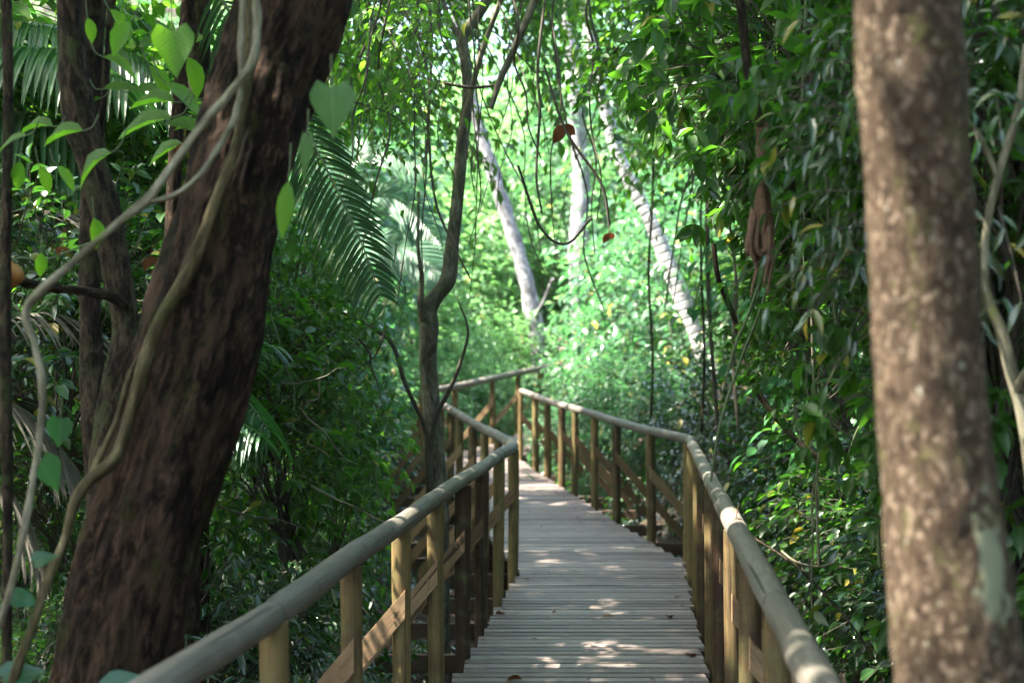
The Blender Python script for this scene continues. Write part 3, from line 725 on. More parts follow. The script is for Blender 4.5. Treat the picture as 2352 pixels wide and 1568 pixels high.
for k, (x, y_, zc) in enumerate([(-5.0, 10.5, 8.6), (-5.2, 14.5, 9.6), (-9.5, 17.0, 9.8), (-1.8, 14.0, 9.8), (-3.2, 1.6, 7.4)]):  # trees added out of view to keep sun and sky off the near scene
    g0 = float(ground(x, y_)); o = np.array([x, y_, g0])
    root = empty("canopy_tree", o, "tall forest tree whose leafy crown roofs the boardwalk from " + ["the left above the near deck", "the left above the bend", "the far left", "above its middle", "behind the camera"][k], "tree")
    bx = x if abs(x) > 2.5 else x - 5.5
    tk = MB(); tube(tk, spline([(bx, y_, g0 - .3), (bx + .1, y_ + .1, 2.5), ((bx + x) / 2, y_, zc * .7), (x, y_, zc)], 10), np.linspace(.2, .07, 31), 14, bump=.12, seed=k)
    tk.build("trunk", M['brownbark'], root, origin=o)
    big_crown(root, o, (x, y_, zc), (3.6, 3.9, 1.3), (750, 750, 750, 600, 1300)[k], .32, 'leaf', 400 + k, .33)
# dry fruit
a = P(24, 628, 4.45); mb = MB()
t = np.linspace(0, 1, 12); prof = .032 * np.sin(np.pi * np.clip(t, .03, .97)) ** .7; prof[-3:] *= [.8, .5, .35]
tube(mb, np.stack([.006 * np.sin(t * 3), 0 * t, -.045 + .085 * t], 1) + a, prof, 18, bump=.12, seed=3, fr=12)
fr_ = mb.build("dry_fruit", M['fruit'], origin=a); tag(fr_, "orange-brown dried seed pod with a dark hole hanging at the left edge", "seed pod")
mb = MB(); tube(mb, [a + np.array([.002, -.030, -.012]), a + np.array([.002, -.0335, -.012])], .0055, 10); mb.build("hole", M['black'], fr_, origin=a)
mb = MB(); tube(mb, spline([a + [0, 0, .035], a + [.03, .01, .05], a + [.1, .03, .045], a + [.22, .08, .10]], 5), .0035, 6); mb.build("stalk", M['twiggreen'], fr_, origin=a)

# ---- slim forked tree beside the walkway
tree_thing("forked_tree", "slim grey forked tree growing beside the left railing with a crooked elbow in its stem", [
    ("trunk", [(1018, 1700, 9.5), (1012, 1330, 9.5), (1008, 1120, 9.5), (1000, 1000, 9.5), (988, 900, 9.5), (980, 820, 9.5), (983, 750, 9.5), (982, 712, 9.5), (1003, 680, 9.5), (1032, 640, 9.5), (1040, 560, 9.5), (1047, 480, 9.5), (1055, 400, 9.5), (1066, 300, 9.5), (1074, 220, 9.5), (1070, 140, 9.5), (1062, 90, 9.5), (1085, 50, 9.5), (1115, 0, 9.5), (1160, -120, 9.5), (1230, -420, 9.6)],
     [24, 21, 20, 19, 20, 21, 23, 22, 17, 18, 16, 15, 14, 14, 13, 13, 14, 12, 12, 11, 9], 'greybark'),
    ("limb", [(978, 735, 9.45), (965, 690, 9.4), (968, 640, 9.4), (960, 560, 9.4), (962, 440, 9.5)], [14, 9, 6, 4, 2.5], 'greybark'),
    ("limb", [(1062, 95, 9.5), (1040, 60, 9.5), (1022, 20, 9.5), (1000, -60, 9.5)], [9, 7, 6, 5], 'greybark'),
    ("limb", [(990, 1180, 9.35), (985, 1060, 9.3), (975, 980, 9.3), (930, 880, 9.2), (900, 790, 9.15), (840, 745, 9.1), (770, 712, 9.0), (700, 690, 9.0)], [9, 8, 6, 5.5, 5, 4.5, 4, 3], 'twig'),
    ("limb", [(988, 1040, 9.3), (1000, 960, 9.25), (1030, 900, 9.2), (1055, 840, 9.15), (1075, 760, 9.1), (1052, 690, 9.1)], [6, 6, 5, 4, 3, 2], 'twig'),
    ("limb", [(1060, 290, 9.4), (1085, 200, 9.3), (1110, 110, 9.2), (1150, 0, 9.1), (1190, -120, 9.0)], [8, 7, 6.5, 6, 5], 'liana'),
    ], crown=((.4, 10.5, 8.2), (3.4, 4.0, 1.5), 500, .3, 'leaf', 55, .42))
tree_thing("liana", "smooth grey blurred stem slanting down from the top edge beside the forked tree", [
    ("trunk", [(1128, 250, 8), (1150, 180, 8), (1190, 90, 8), (1228, 0, 8), (1290, -180, 8)], [5, 8, 8, 9, 10], 'greybark')])

# ---- pale trunks beyond the bend
tree_thing("pale_tree", "mottled pale grey trunk leaning left in the bright gap beyond the bend", [
    ("trunk", [(1250, 1000, 29), (1238, 800, 29), (1222, 710, 29), (1205, 630, 29), (1175, 530, 29), (1150, 450, 29), (1125, 370, 29), (1098, 280, 29), (1075, 180, 29), (1040, 0, 29), (980, -220, 29)], [20, 19, 19, 18, 16, 16, 15, 14, 13, 12, 10], 'palebark'),
    ("limb", [(1222, 740, 29), (1250, 690, 28.5), (1270, 640, 28)], [5, 4, 3], 'palebark')])
tree_thing("pale_tree", "straight grey trunk standing to the right of the leaning mottled one in the bright gap", [
    ("trunk", [(1335, 900, 32), (1330, 560, 32), (1335, 420, 32), (1328, 300, 32), (1320, 180, 32), (1300, 0, 32), (1280, -260, 32)], [22, 21, 22, 20, 17, 15, 13], 'palebark')])
p_ = tree_thing("palm_tree", "white ringed palm trunk leaning left over the right bank", [
    ("trunk", [(1640, 860, 20), (1600, 770, 20), (1560, 665, 20), (1518, 560, 20), (1475, 470, 20), (1435, 390, 20), (1402, 300, 20), (1375, 180, 20), (1350, 60, 20), (1325, -160, 20)], [20, 18, 18, 17.5, 17, 16, 15, 13, 12, 11], 'palmbark')])

# ---- right foreground trunk
rt = tree_thing("spotted_tree", "thick tree with spotted brown bark and a pale lichen patch, closest at the right", [
    ("trunk", [(2245, 2500, 2.4), (2215, 1700, 2.4), (2206, 1568, 2.4), (2180, 1300, 2.4), (2160, 1080, 2.4), (2132, 850, 2.4), (2118, 650, 2.4), (2104, 450, 2.4), (2090, 250, 2.4), (2080, 50, 2.4), (2074, -100, 2.4), (2060, -800, 2.45), (2040, -2200, 2.5), (2030, -4200, 2.55)],
     [160, 150, 147, 134, 126, 122, 119, 117, 118, 119, 120, 118, 112, 90], 'spotbark')],
    fine=.006, crown=((2.6, 2.5, 6.6), (3.4, 4.0, 1.3), 500, .3, 'leaf', 91, .42))

tk = rt.children[0]; tk = [c for c in rt.children if c.name.startswith('trunk')][0]
co = np.zeros(len(tk.data.vertices) * 3); tk.data.vertices.foreach_get('co', co); co = co.reshape(-1, 3) + np.array(rt.location)
tt_ = np.zeros(len(co) * 3); tk.data.attributes['tc'].data.foreach_get('vector', tt_); tt_ = tt_.reshape(-1, 3)
q = tt_[np.argmin(np.linalg.norm(co - P(2262, 1290, 2.33), axis=1))]
M['spotbark'].node_tree.nodes['patch_centre'].inputs[1].default_value = (q[0], q[1], q[2] * .42)

# ---- hanging dry pod at upper right
vine_thing("hanging_liana", [(1690, -80, 4.6), (1702, 20, 4.6), (1712, 110, 4.6), (1722, 190, 4.6), (1738, 250, 4.6), (1752, 292, 4.6)], [10, 10, 10.5, 11, 12, 14], 'brownbark', "jointed brown liana hanging from the top edge with a dry husk at its end", seed=12)
a = P(1752, 290, 4.6); mb = MB(); rg = np.random.default_rng(3)
tube(mb, spline([P(1752, 284, 4.6), P(1752, 300, 4.6), P(1750, 315, 4.6), P(1748, 400, 4.6), P(1746, 430, 4.6)], 5), np.interp(np.linspace(0, 1, 21), [0, .3, .5, 1], [.02, .021, .015, .018]), 12, bump=.2, seed=4, fr=3)
for k in range(9):
    x0 = 1730 + k * 4; x1 = 1733 + rg.uniform(-8, 38); y1 = rg.uniform(560, 685)
    if k > 6: y1 = 640 + 20 * (k - 6)
    s = spline([P(1747 + (k - 4) * 2, 395, 4.6), P(x0 + rg.uniform(-6, 6), 480, 4.6 + rg.uniform(-.02, .02)), P(1746 + (k - 4) * 7, 570, 4.6 + rg.uniform(-.03, .03)), P(x1, y1, 4.6)], 7)
    tube(mb, s, np.interp(np.linspace(0, 1, len(s)), [0, .35, .75, 1], [.012, .013, .009, .002]), 7, bump=.35, seed=k, fr=4)
tag(mb.build("dry_husk", plain("husk", (.13, .068, .04), .8, 60, .5), origin=a), "shredded brown dry husk dangling from the hanging liana at upper right", "dry husk")

# ---- right side branches
def vt(pix, r, mat, label, seed, grp="thin bare vine stems"): return vine_thing("woody_vine", pix, r, mat, label, seed=seed, group=None)
vt([(1640, 560, 7), (1652, 640, 7), (1690, 740, 7), (1720, 860, 6.9), (1760, 930, 6.8), (1805, 985, 6.7), (1850, 1030, 6.6), (1885, 1047, 6.5), (1930, 1036, 6.4), (1985, 1020, 6.3), (2060, 985, 6.2)], [5, 6, 6.5, 7, 7, 7.5, 8, 8.5, 7.5, 7, 6], 'brownbark', "grey woody vine sagging in a curve through the leaves right of the railing", 14)
vt([(1715, 1225, 6), (1780, 1265, 5.8), (1840, 1310, 5.6), (1900, 1370, 5.4), (1960, 1440, 5.2), (2010, 1520, 5.1)], [2.5, 2.5, 2.8, 2.5, 2.3, 2], 'brownbark', "thin tan creeper slanting down across the dark leaves at lower right", 15)
vt([(1795, 1265, 5.7), (1830, 1290, 5.6), (1880, 1300, 5.6), (1925, 1290, 5.6)], [2.5, 2.5, 2.5, 2], 'liana', "wispy tan tendril curling beside the creeper at lower right", 16)
vt([(1660, 900, 5.2), (1690, 790, 5.2), (1720, 720, 5.2), (1760, 600, 5.2), (1800, 450, 5.2), (1840, 260, 5.2), (1850, 60, 5.2), (1855, -60, 5.2)], [2, 3, 3, 3.5, 3.5, 4, 4, 4], 'twiggreen', "green climbing stem rising behind the dry husk", 17)
vt([(1632, 1105, 5.4), (1645, 1020, 5.4), (1660, 950, 5.4), (1700, 830, 5.4), (1750, 700, 5.4), (1790, 560, 5.4)], [3, 3, 3.5, 3, 3, 2.5], 'twiggreen', "olive green sapling stem rising just outside the elbow of the right railing", 18)
vt([(1890, 200, 5.0), (1905, 500, 5.0), (1925, 760, 5.0), (1985, 960, 5.0), (2010, 1080, 5.0), (2020, 1300, 5.0)], [4, 4, 4.5, 5, 5, 5], 'twiggreen', "dark green straight liana left of the spotted trunk", 19)
vt([(1862, 600, 5.6), (1868, 860, 5.6), (1880, 1000, 5.6), (1876, 1130, 5.6), (1880, 1300, 5.6)], [2.5, 2.5, 2.5, 3, 3], 'liana', "thin vertical bare vine hanging in the leaves at right", 20)
tree_thing("gnarled_shrub", "gnarled tan branching stem behind the spotted trunk at the right edge", [
    ("trunk", [(2420, 1500, 3.6), (2372, 1100, 3.6), (2350, 950, 3.6), (2322, 850, 3.6), (2300, 760, 3.6), (2270, 690, 3.6), (2262, 620, 3.6), (2270, 500, 3.6), (2300, 380, 3.6), (2340, 250, 3.6), (2360, 100, 3.6)], [20, 16, 15, 15, 14, 13, 10, 10, 10, 9, 8], 'liana'),
    ("limb", [(2290, 400, 3.6), (2260, 330, 3.6), (2225, 280, 3.6), (2190, 240, 3.6)], [9, 8, 7, 6], 'liana'),
    ("limb", [(2335, 900, 3.6), (2352, 860, 3.55), (2390, 820, 3.5)], [12, 10, 9], 'liana'),
    ("limb", [(2275, 520, 3.6), (2250, 500, 3.6), (2215, 490, 3.6)], [6, 5, 4], 'liana')])
# upright thin stems in the middle right
for k, (x0, x1, d, r) in enumerate([(1500, 1492, 15, 3), (1602, 1640, 13, 5), (1620, 1612, 13.5, 3), (1655, 1700, 10, 4.5), (1880, 1850, 7, 3.5), (1800, 1830, 7.5, 3)]):
    rg = np.random.default_rng(100 + k)
    pix = [(x0 + (x1 - x0) * t + rg.normal(0, 5), -60 + 1050 * t, d) for t in np.linspace(0, 1, 7)]
    vine_thing("thin_sapling", pix, r, 'twig' if k % 2 else 'brownbark', "thin dark upright stem in the thicket between the white palm trunk and the spotted trunk", cat="sapling", n=6, seed=40 + k, group="thin upright stems right of the palm trunk")

# ---- palms
def frond(mb, sm, rg, pts, n, lmax, hang=.6, wid=.018, side=(1, 1), r0=.010, prof=None, fwd=.7, curl=.25, face=UP):
    s = spline(pts, 8); L = np.concatenate([[0], np.cumsum(np.linalg.norm(np.diff(s, axis=0), axis=1))]); tt = L / L[-1]
    tube(sm, s, np.interp(tt, [0, 1], [r0, r0 * .25]), 6, cap=False)
    ts = np.linspace(.1, .995, n)
    p = np.stack([np.interp(ts, tt, s[:, c]) for c in range(3)], 1); tn = nrm(np.gradient(p, axis=0))
    sd = nrm(np.cross(tn, face) + 1e-6)
    for sg, on in ((-1, side[0]), (1, side[1])):
        if not on: continue
        ln = lmax * on * (np.sin(np.clip(ts * 2.6 + .35, 0, np.pi)) ** .6 if prof is None else prof(ts)) * rg.uniform(.85, 1.05, n)
        d0 = nrm(tn * fwd + sg * sd + UP * .05 + rg.normal(0, .05, (n, 3)))
        m = 7; rows = []
        for k in range(m):
            u = k / (m - 1)
            c = p + d0 * (ln * u)[:, None] - UP * (hang * ln * u ** 1.8)[:, None] + tn * (curl * ln * u * u)[:, None] * .3
            rows.append(c)
        rows = np.stack(rows, 1)
        tg = nrm(np.gradient(rows, axis=1)); ww = nrm(np.cross(tg, UP + .3 * sd[:, None] * sg)) if face is UP else nrm(np.cross(tg, face[None, None] + 0 * tg)); nz = np.cross(ww, tg)
        prof_w = np.array([.45, .9, 1, .95, .8, .5, .06]) * wid
        A = rows - ww * prof_w[None, :, None] + nz * prof_w[None, :, None] * .45
        B = rows; C = rows + ww * prof_w[None, :, None] + nz * prof_w[None, :, None] * .45
        V = np.stack([A, B, C], 2); N = n
        q = []
        for k in range(m - 1):
            b = 3 * k; q += [(b, b + 1, b + 4, b + 3), (b + 1, b + 2, b + 5, b + 4)]
        q = np.array(q)[None] + (np.arange(N) * 3 * m)[:, None, None]
        tc = np.zeros((N, m, 3, 3)); tc[..., 0] = np.array([-.5, 0, .5])[None, None]; tc[..., 1] = np.linspace(0, 1, m)[None, :, None]
        mb.add(V.reshape(-1, 3), quads=q.reshape(-1, 4), tc=tc.reshape(-1, 3), rnd=np.repeat(rg.uniform(0, .9, N), 3 * m))
def palm_thing(label, org, fr, mat='palm', trunk=None, name="palm", group=None, face=UP):
    root = empty(name, org, label, "palm", group)
    for k, (pts, n, lmax, hang, wid, side) in enumerate(fr):
        rg = np.random.default_rng(500 + k + int(abs(org[0] * 7)))
        mb, sm = MB(), MB(); frond(mb, sm, rg, pts, n, lmax, hang, wid, side, face=face)
        f = mb.build("frond", M[mat], root, origin=org); sm.build("midrib", M['twiggreen'], f, origin=org)
    if trunk is not None:
        mb = MB(); tube(mb, trunk, .06, 12, bump=.1); mb.build("trunk", M['brownbark'], root, origin=org)
    return root
c = P(455, -90, 7.0)
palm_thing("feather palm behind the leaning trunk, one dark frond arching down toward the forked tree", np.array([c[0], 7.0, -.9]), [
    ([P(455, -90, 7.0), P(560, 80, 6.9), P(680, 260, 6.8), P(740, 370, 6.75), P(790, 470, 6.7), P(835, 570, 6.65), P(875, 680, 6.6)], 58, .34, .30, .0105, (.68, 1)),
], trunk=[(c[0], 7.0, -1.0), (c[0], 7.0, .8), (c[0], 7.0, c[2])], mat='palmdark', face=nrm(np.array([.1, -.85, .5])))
c = P(-160, 160, 7.5)
palm_thing("silvery feather palm at the upper left behind the knotted tree, leaflets hanging in combs", np.array([c[0], 7.5, -.8]), [
    ([c, P(-20, 60, 7.3), P(130, 60, 7.1), P(280, 110, 7.0), P(400, 200, 6.9)], 44, .55, .85, .020, (1, 1)),
    ([c, P(-60, 150, 7.0), P(60, 110, 6.7), P(180, 130, 6.5), P(290, 190, 6.4)], 40, .5, .8, .020, (1, 1)),
    ([c, P(-60, 260, 7.2), P(80, 260, 7.0), P(200, 330, 6.9), P(300, 460, 6.8)], 40, .5, .7, .016, (1, 1)),
    ([c, P(0, 0, 8.2), P(180, -20, 8.4), P(360, 60, 8.6), P(480, 200, 8.8)], 44, .6, .6, .018, (1, 1)),
    ([c, P(-60, 420, 7.0), P(60, 500, 6.8), P(170, 640, 6.7)], 36, .45, .5, .013, (1, 1)),
], trunk=[(c[0], 7.5, -1.0), (c[0], 7.5, 1.2), (c[0], 7.5, c[2])])
c = P(760, 620, 16)
palm_thing("pale blurred palm fronds in the bright gap left of the forked tree", np.array([c[0], 16, -.6]), [
    ([c, P(830, 470, 16), P(920, 460, 15.9), P(1010, 560, 15.8)], 44, .5, .25, .02, (1, 1)),
    ([c, P(840, 560, 15.8), P(930, 570, 15.6), P(1030, 640, 15.4)], 44, .5, .25, .02, (1, 1)),
    ([c, P(780, 430, 16), P(850, 350, 16), P(960, 380, 16)], 44, .5, .25, .02, (1, 1)),
], mat='palmsoft', trunk=[(c[0], 16, -1.0), (c[0], 16, 1.2), tuple(c)], face=nrm(np.array([.1, -.7, .7])))
c = P(430, 900, 6.4)
palm_thing("small low palm right of the leaning trunk, yellow-green leaflets hanging like a comb", np.array([c[0], 6.4, -.9]), [
    ([c, P(480, 850, 6.3), P(550, 900, 6.2), P(620, 990, 6.1)], 26, .26, .9, .011, (1, 1)),
    ([c, P(490, 960, 6.1), P(550, 970, 6.0), P(600, 1000, 5.9)], 22, .22, .9, .010, (1, 1)),
    ([c, P(500, 820, 6.6), P(560, 780, 6.8), P(640, 800, 6.9)], 24, .24, .6, .010, (1, 1)),
], mat='palm', trunk=[(c[0], 6.4, -1.0), (c[0], 6.4, 0), tuple(c)])
c = P(-120, 900, 5.6)
palm_thing("withered palm at the lower left edge with dry straw-coloured fronds", np.array([c[0], 5.6, -.9]), [
    ([c, P(-20, 760, 5.6), P(120, 720, 5.6), P(240, 780, 5.7)], 40, .4, .5, .0055, (1, 1)),
    ([c, P(-40, 900, 5.5), P(80, 960, 5.5), P(180, 1080, 5.5)], 40, .4, .3, .0055, (1, 1)),
    ([c, P(-40, 560, 5.8), P(60, 480, 5.9), P(200, 500, 6.0)], 40, .4, .5, .0055, (1, 1)),
    ([c, P(-40, 1050, 5.4), P(40, 1150, 5.4), P(120, 1300, 5.4)], 36, .4, .2, .0055, (1, 1)),
], mat='straw')

# ---- large individual leaves near the camera
def big_leaf(name, px, py, d, size_px, ang, mat, label, tm=T_HI, aspect=.5, tilt=.3, group=None, face=.9):
    """leaf whose base hangs at px,py; ang = direction of the tip in degrees, 0 right, 90 up"""
    a = P(px, py, d); L = size_px * d / F; mb = MB(); rg = np.random.default_rng(int(px + py))
    dr = np.array([[math.cos(R(ang)), tilt * .6, math.sin(R(ang))]]); up = np.array([[.15, -face, .45]])
    leaves(mb, rg, a[None], dr, up, np.array([L]), aspect, tm, np.array([rg.uniform(.3, .8)]))
    st = a - nrm(dr[0]) * L * .35 + UP * .3 * L
    sm = MB(); tube(sm, spline([a, a - nrm(dr[0]) * L * .2 + UP * .05 * L, st], 4), .0022, 6)
    o = mb.build(name, M[mat], origin=a); sm.build("petiole", M['twiggreen'], o, origin=a)
    return tag(o, label, "leaf", group)
big_leaf("heart_leaf", 762, 200, 3.4, 118, -88, 'leafheart', "big pale heart-shaped leaf hanging right of the leaning trunk", T_HEART, .85, 0)
big_leaf("heart_leaf", 705, 315, 3.6, 100, -95, 'leafheart', "narrow grey-green leaf hanging edge-on under the heart-shaped leaf", T_HEART, .3, 0)
big_leaf("hanging_leaf", 662, 415, 3.7, 135, -97, 'leafbig', "long yellow-green leaf hanging against the right edge of the leaning trunk", T_HI, .3, 0)
big_leaf("heart_leaf", 395, 70, 4.0, 110, -85, 'leafbig', "large dark green heart-shaped leaf hanging left of the leaning trunk near the top", T_HEART, .85, 0)
big_leaf("hanging_leaf", 300, 50, 4.2, 95, -130, 'leafbig', "dark elliptical leaf pointing down-left beside the knotted tree near the top")
for k, (x, y_, s_, an, d) in enumerate([(235, 130, 90, -20, 4.6), (235, 205, 85, 8, 4.8), (380, 190, 110, -40, 4.7), (230, 225, 75, -165, 4.9), (400, 235, 120, 172, 4.7), (395, 270, 150, 188, 4.4), (380, 285, 120, -8, 4.5), (340, 150, 100, -60, 4.8),
        (300, 210, 90, 15, 5.0), (190, 300, 110, 185, 4.2), (60, 310, 90, 190, 4.2), (255, 350, 120, 205, 4.3), (120, 290, 90, 170, 4.4), (420, 330, 100, 200, 4.6), (470, 300, 80, 160, 4.9), (430, 130, 100, -75, 4.9),
        (250, 20, 70, -50, 4.6), (200, 40, 60, -80, 4.7), (90, 380, 70, -70, 4.5), (45, 370, 70, -100, 4.4), (130, 380, 70, -50, 4.5), (215, 500, 75, -85, 4.2), (95, 580, 60, -95, 4.3)]):
    big_leaf("broad_leaf", x, y_, d, s_, an, 'leafbig', "broad translucent green leaf in the cluster left of the leaning trunk", T_HI, .48, .3, "broad leaves between the knotted tree and the leaning trunk", .35)
for k, (x, y_, s_, an, lab) in enumerate([(140, 960, 95, -100, "blue-green leaf at the far left, pointing down past the looping liana"), (90, 1060, 110, -60, "broad shaded leaf low at the left edge, below the blue-green pointing one"),
        (30, 1370, 85, -10, "blue-green heart-shaped leaf lying flat near the bottom left"), (10, 1560, 120, 10, "shaded leaf poking up at the bottom left corner"), (250, 1590, 140, 15, "dark bluish leaf at the bottom edge in front of the leaning trunk"),
        (80, 1290, 70, 20, "small green leaf near the lower left edge above the flat heart-shaped one")]):
    big_leaf("shade_leaf", x, y_, 3.7, s_ * .8, an, 'leafblue', lab, T_HEART, .75, .5, None, .5)
# dry leaves caught in branches
for k, (x, y_, d, s_, lab) in enumerate([(1295, 285, 8.0, 62, "crumpled orange-brown dead leaf caught in the hanging vines at top centre"), (1398, 535, 8.5, 34, "small reddish dead leaf hanging above the far trunks"), (420, 330, 4.3, 45, "rust-coloured dead leaf stuck at the left edge of the leaning trunk"),
        (212, 585, 5.3, 60, "reddish dead leaf behind the knotted tree"), (140, 565, 3.9, 32, "dead brown leaf beside the looping liana"), (1690, 1190, 5.6, 40, "curled pinkish dead leaf hanging outside the right railing"), (345, 590, 5.0, 45, "brown dead leaves hanging between the knotted tree and leaning trunk")]):
    a = P(x, y_, d); mb = MB(); rg = np.random.default_rng(k)
    leaves(mb, rg, a[None].repeat(2, 0), np.array([[-.5, .1, -1], [.7, .3, -.6]]), np.array([[.2, -1, .2], [-.5, -1, .3]]), np.array([s_, s_ * .8]) * d / F * .8, .6, T_HI)
    tube(mb, [a, a + UP * .05 + [.01, 0, 0]], .0018, 5)
    tag(mb.build("dead_leaf", M['dryleaf'], origin=a), lab, "dead leaf")
for k, (x, y_, rz, lab) in enumerate([(.56, 8.93, .3, "curled tan dead leaf on the planks, middle of the deck"), (.97, 8.85, 1.2, "reddish dead leaf on the planks near the foot of the right railing"), (-.05, 8.97, 2.2, "dead leaf by the foot of the left railing"), (.05, 7.2, 2.8, "dead leaf on the planks at the bottom edge of the picture"), (.95, 7.75, .8, "brown dead leaf at the right edge of the deck, closer to the bottom")]):
    a = np.array([x, y_, .008]); mb = MB(); rg = np.random.default_rng(k + 60)
    leaves(mb, rg, a[None], np.array([[math.cos(rz), math.sin(rz), .12]]), np.array([[.1, .2, 1]]), np.array([.085]), .55, T_HI)
    tag(mb.build("dead_leaf", M['dryleaf'], origin=a), lab, "dead leaf")

# ---- shrub prototypes
def px_of(x, y_): return 1176 + x / y_ * F
PR = {
 'whorl': make_shrub(1, (.75, .75, .75), 300, 6, .125, .42, 'leaf', T_HI, .35, .25, True, .8, .38),
 'whorl2': make_shrub(2, (.7, .7, .8), 260, 6, .115, .45, 'leaf', T_MID, .35, .25, True, .8, .38),
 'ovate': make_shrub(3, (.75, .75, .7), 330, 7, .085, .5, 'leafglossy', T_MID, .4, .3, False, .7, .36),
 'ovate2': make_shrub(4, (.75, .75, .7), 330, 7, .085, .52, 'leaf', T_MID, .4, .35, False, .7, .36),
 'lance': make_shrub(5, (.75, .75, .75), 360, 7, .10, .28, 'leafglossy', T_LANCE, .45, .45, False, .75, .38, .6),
 'lance2': make_shrub(6, (.8, .8, .8), 260, 8, .12, .25, 'leafblue', T_LANCE, .5, .6, False, .8, .36, .8),
 'broad': make_shrub(7, (.8, .8, .9), 120, 5, .22, .5, 'leafbright', T_HI, .4, .3, False, .9, .35),
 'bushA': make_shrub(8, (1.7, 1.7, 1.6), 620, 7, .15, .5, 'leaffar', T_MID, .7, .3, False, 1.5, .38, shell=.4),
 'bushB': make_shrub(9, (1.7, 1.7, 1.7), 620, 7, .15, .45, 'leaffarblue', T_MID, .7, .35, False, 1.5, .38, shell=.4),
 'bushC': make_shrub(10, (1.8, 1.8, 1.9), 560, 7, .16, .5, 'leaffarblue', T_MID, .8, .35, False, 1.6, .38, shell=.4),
 'drape': make_shrub(12, (1.2, 1.2, 1.4), 420, 9, .15, .24, 'leaffarblue', T_LANCE, .7, .9, False, 1.2, .36, 1.1, shell=.4, spread=.6),
}
GR = "leafy shrubs on the bank right of the railing"; GL = "leafy shrubs below the left railing"
# right bank: individual shrubs, three tiers
LAB = {'whorl': "shrub with whorls of broad green leaves on the right bank", 'whorl2': "bright shrub with whorled leaves on the right bank", 'ovate': "dark glossy small-leaved shrub low beside the right railing",
       'ovate2': "mid-green small-leaved shrub on the right bank", 'lance': "shrub with narrow drooping glossy leaves on the right bank", 'lance2': "bluish shrub with narrow drooping leaves on the right bank"}
yv = 3.2; k = 0
while yv < 22:
    yc = min(yv, 26)
    for tier, (off, up, kinds) in enumerate([(1.35, -.35, ['ovate', 'ovate', 'ovate2', 'lance2' if yv > 12 else 'ovate']), (1.95, .35, ['ovate', 'whorl', 'whorl2', 'ovate2']), (2.8, .8, ['whorl', 'whorl2', 'ovate2', 'whorl']), (3.5, 1.2, ['whorl2', 'ovate2', 'whorl']), (4.5, 1.5, ['whorl', 'whorl2'])]):
        x = Rx(yc) + off + random.uniform(-.15, .15); y2 = yv + random.uniform(-.3, .3)
        kd = kinds[(k + tier * 2) % len(kinds)]
        if yv > 12.5 and kd in ('whorl2', 'whorl'): kd = 'lance2' if k % 2 else 'ovate2'
        if x / y2 > .42 or (tier == 0 and yv < 5.2): continue
        if yv > 15 and tier < 2: continue
        z = float(ground(x, y2)) + .05 + random.uniform(-.1, .1)
        place(PR[kd], (x, y2, z), LAB[kd], "shrub", GR, random.uniform(.85, 1.2), tilt=.15)
        k += 1
    yv += .85
# saplings reaching out over the husk area (bright, in focus)
for k, (x, y_, d, s_) in enumerate([(1800, 330, 6.6, .9), (1900, 260, 6.2, .9), (1720, 560, 7.4, .8), (1850, 520, 6.4, .9), (1640, 470, 8.2, .8), (1560, 360, 9.2, .8), (1920, 700, 6.0, .8), (1760, 120, 7.2, .9), (1930, 60, 6.6, .9)]):
    lb = ["just right of the hanging husk's liana", "against the spotted trunk, level with the husk's joint", "left of and below the hanging husk", "right of the dry husk itself", "in front of the upright saplings, left of the husk", "closest to the white palm trunk", "against the spotted trunk, lower than the husk", "beside the liana near the top edge", "in the top corner against the spotted trunk"][k]
    q = P(x, y_ + 220, d); place(PR['whorl' if s_ > .85 else 'whorl2'], q, "sapling crown of broad green leaves " + lb, "sapling", "saplings on the right bank", s_, tilt=.3)
for k, (x, y_, d) in enumerate([(2260, 250, 4.3), (2330, 500, 4.2), (2330, 900, 4.4), (2420, 1150, 4.4), (2330, 60, 4.5), (2450, 1350, 4.6), (2350, 800, 5.0)]):
    lb = ['beside its upper fork', 'a third of the way down the right edge', 'at the lower bend of the gnarled stem', 'low at the right edge', 'in the top right corner', 'in the bottom right corner', 'behind the middle of the gnarled stem'][k]
    q = P(x, y_ + 320, d); place(PR['lance' if d < 4.3 else 'whorl'], q, "dark shrub right of the spotted trunk, " + lb, "shrub", "shrubs right of the spotted trunk", .75, tilt=.3)
# left side
LABL = {'whorl2': "bright-leaved whorled shrub in the hollow left of the boardwalk", 'ovate': "dark glossy small-leaved shrub in the hollow left of the boardwalk", 'ovate2': "mid-green small-leaved shrub in the hollow left of the boardwalk", 'lance': "shrub with narrow drooping leaves in the hollow left of the boardwalk",
        'whorl': "shrub with whorled broad leaves left of the boardwalk", 'broad': "shrub with large bright leaves left of the boardwalk"}
k = 0; yv = 5.0
while yv < 20:
    for tier, (off, dz, kinds) in enumerate([(1.15, -.1, ['ovate', 'lance', 'ovate2']), (2.0, .0, ['ovate', 'ovate2', 'lance']), (3.0, .25, ['ovate2', 'whorl2', 'whorl', 'ovate2']), (4.0, .55, ['whorl', 'ovate2', 'broad']), (5.1, .9, ['ovate2', 'broad', 'whorl'])]):
        if yv > 12 and off < 2.5: dz += .0
        x = Lx(yv) - off + random.uniform(-.2, .2); y2 = yv + random.uniform(-.35, .35)
        if x / y2 < -.42: continue
        kd = kinds[(k + tier) % len(kinds)]
        if yv < 19 and px_of(x + .95, y2) > (960 if yv > 9 else 1176 + (Lx(yv) - .2) / yv * F): continue
        place(PR[kd], (x, y2, float(ground(x, y2)) + dz + random.uniform(-.1, .1)), LABL[kd], "shrub", GL, random.uniform(.85, 1.2), tilt=.15)
        k += 1
    yv += .95
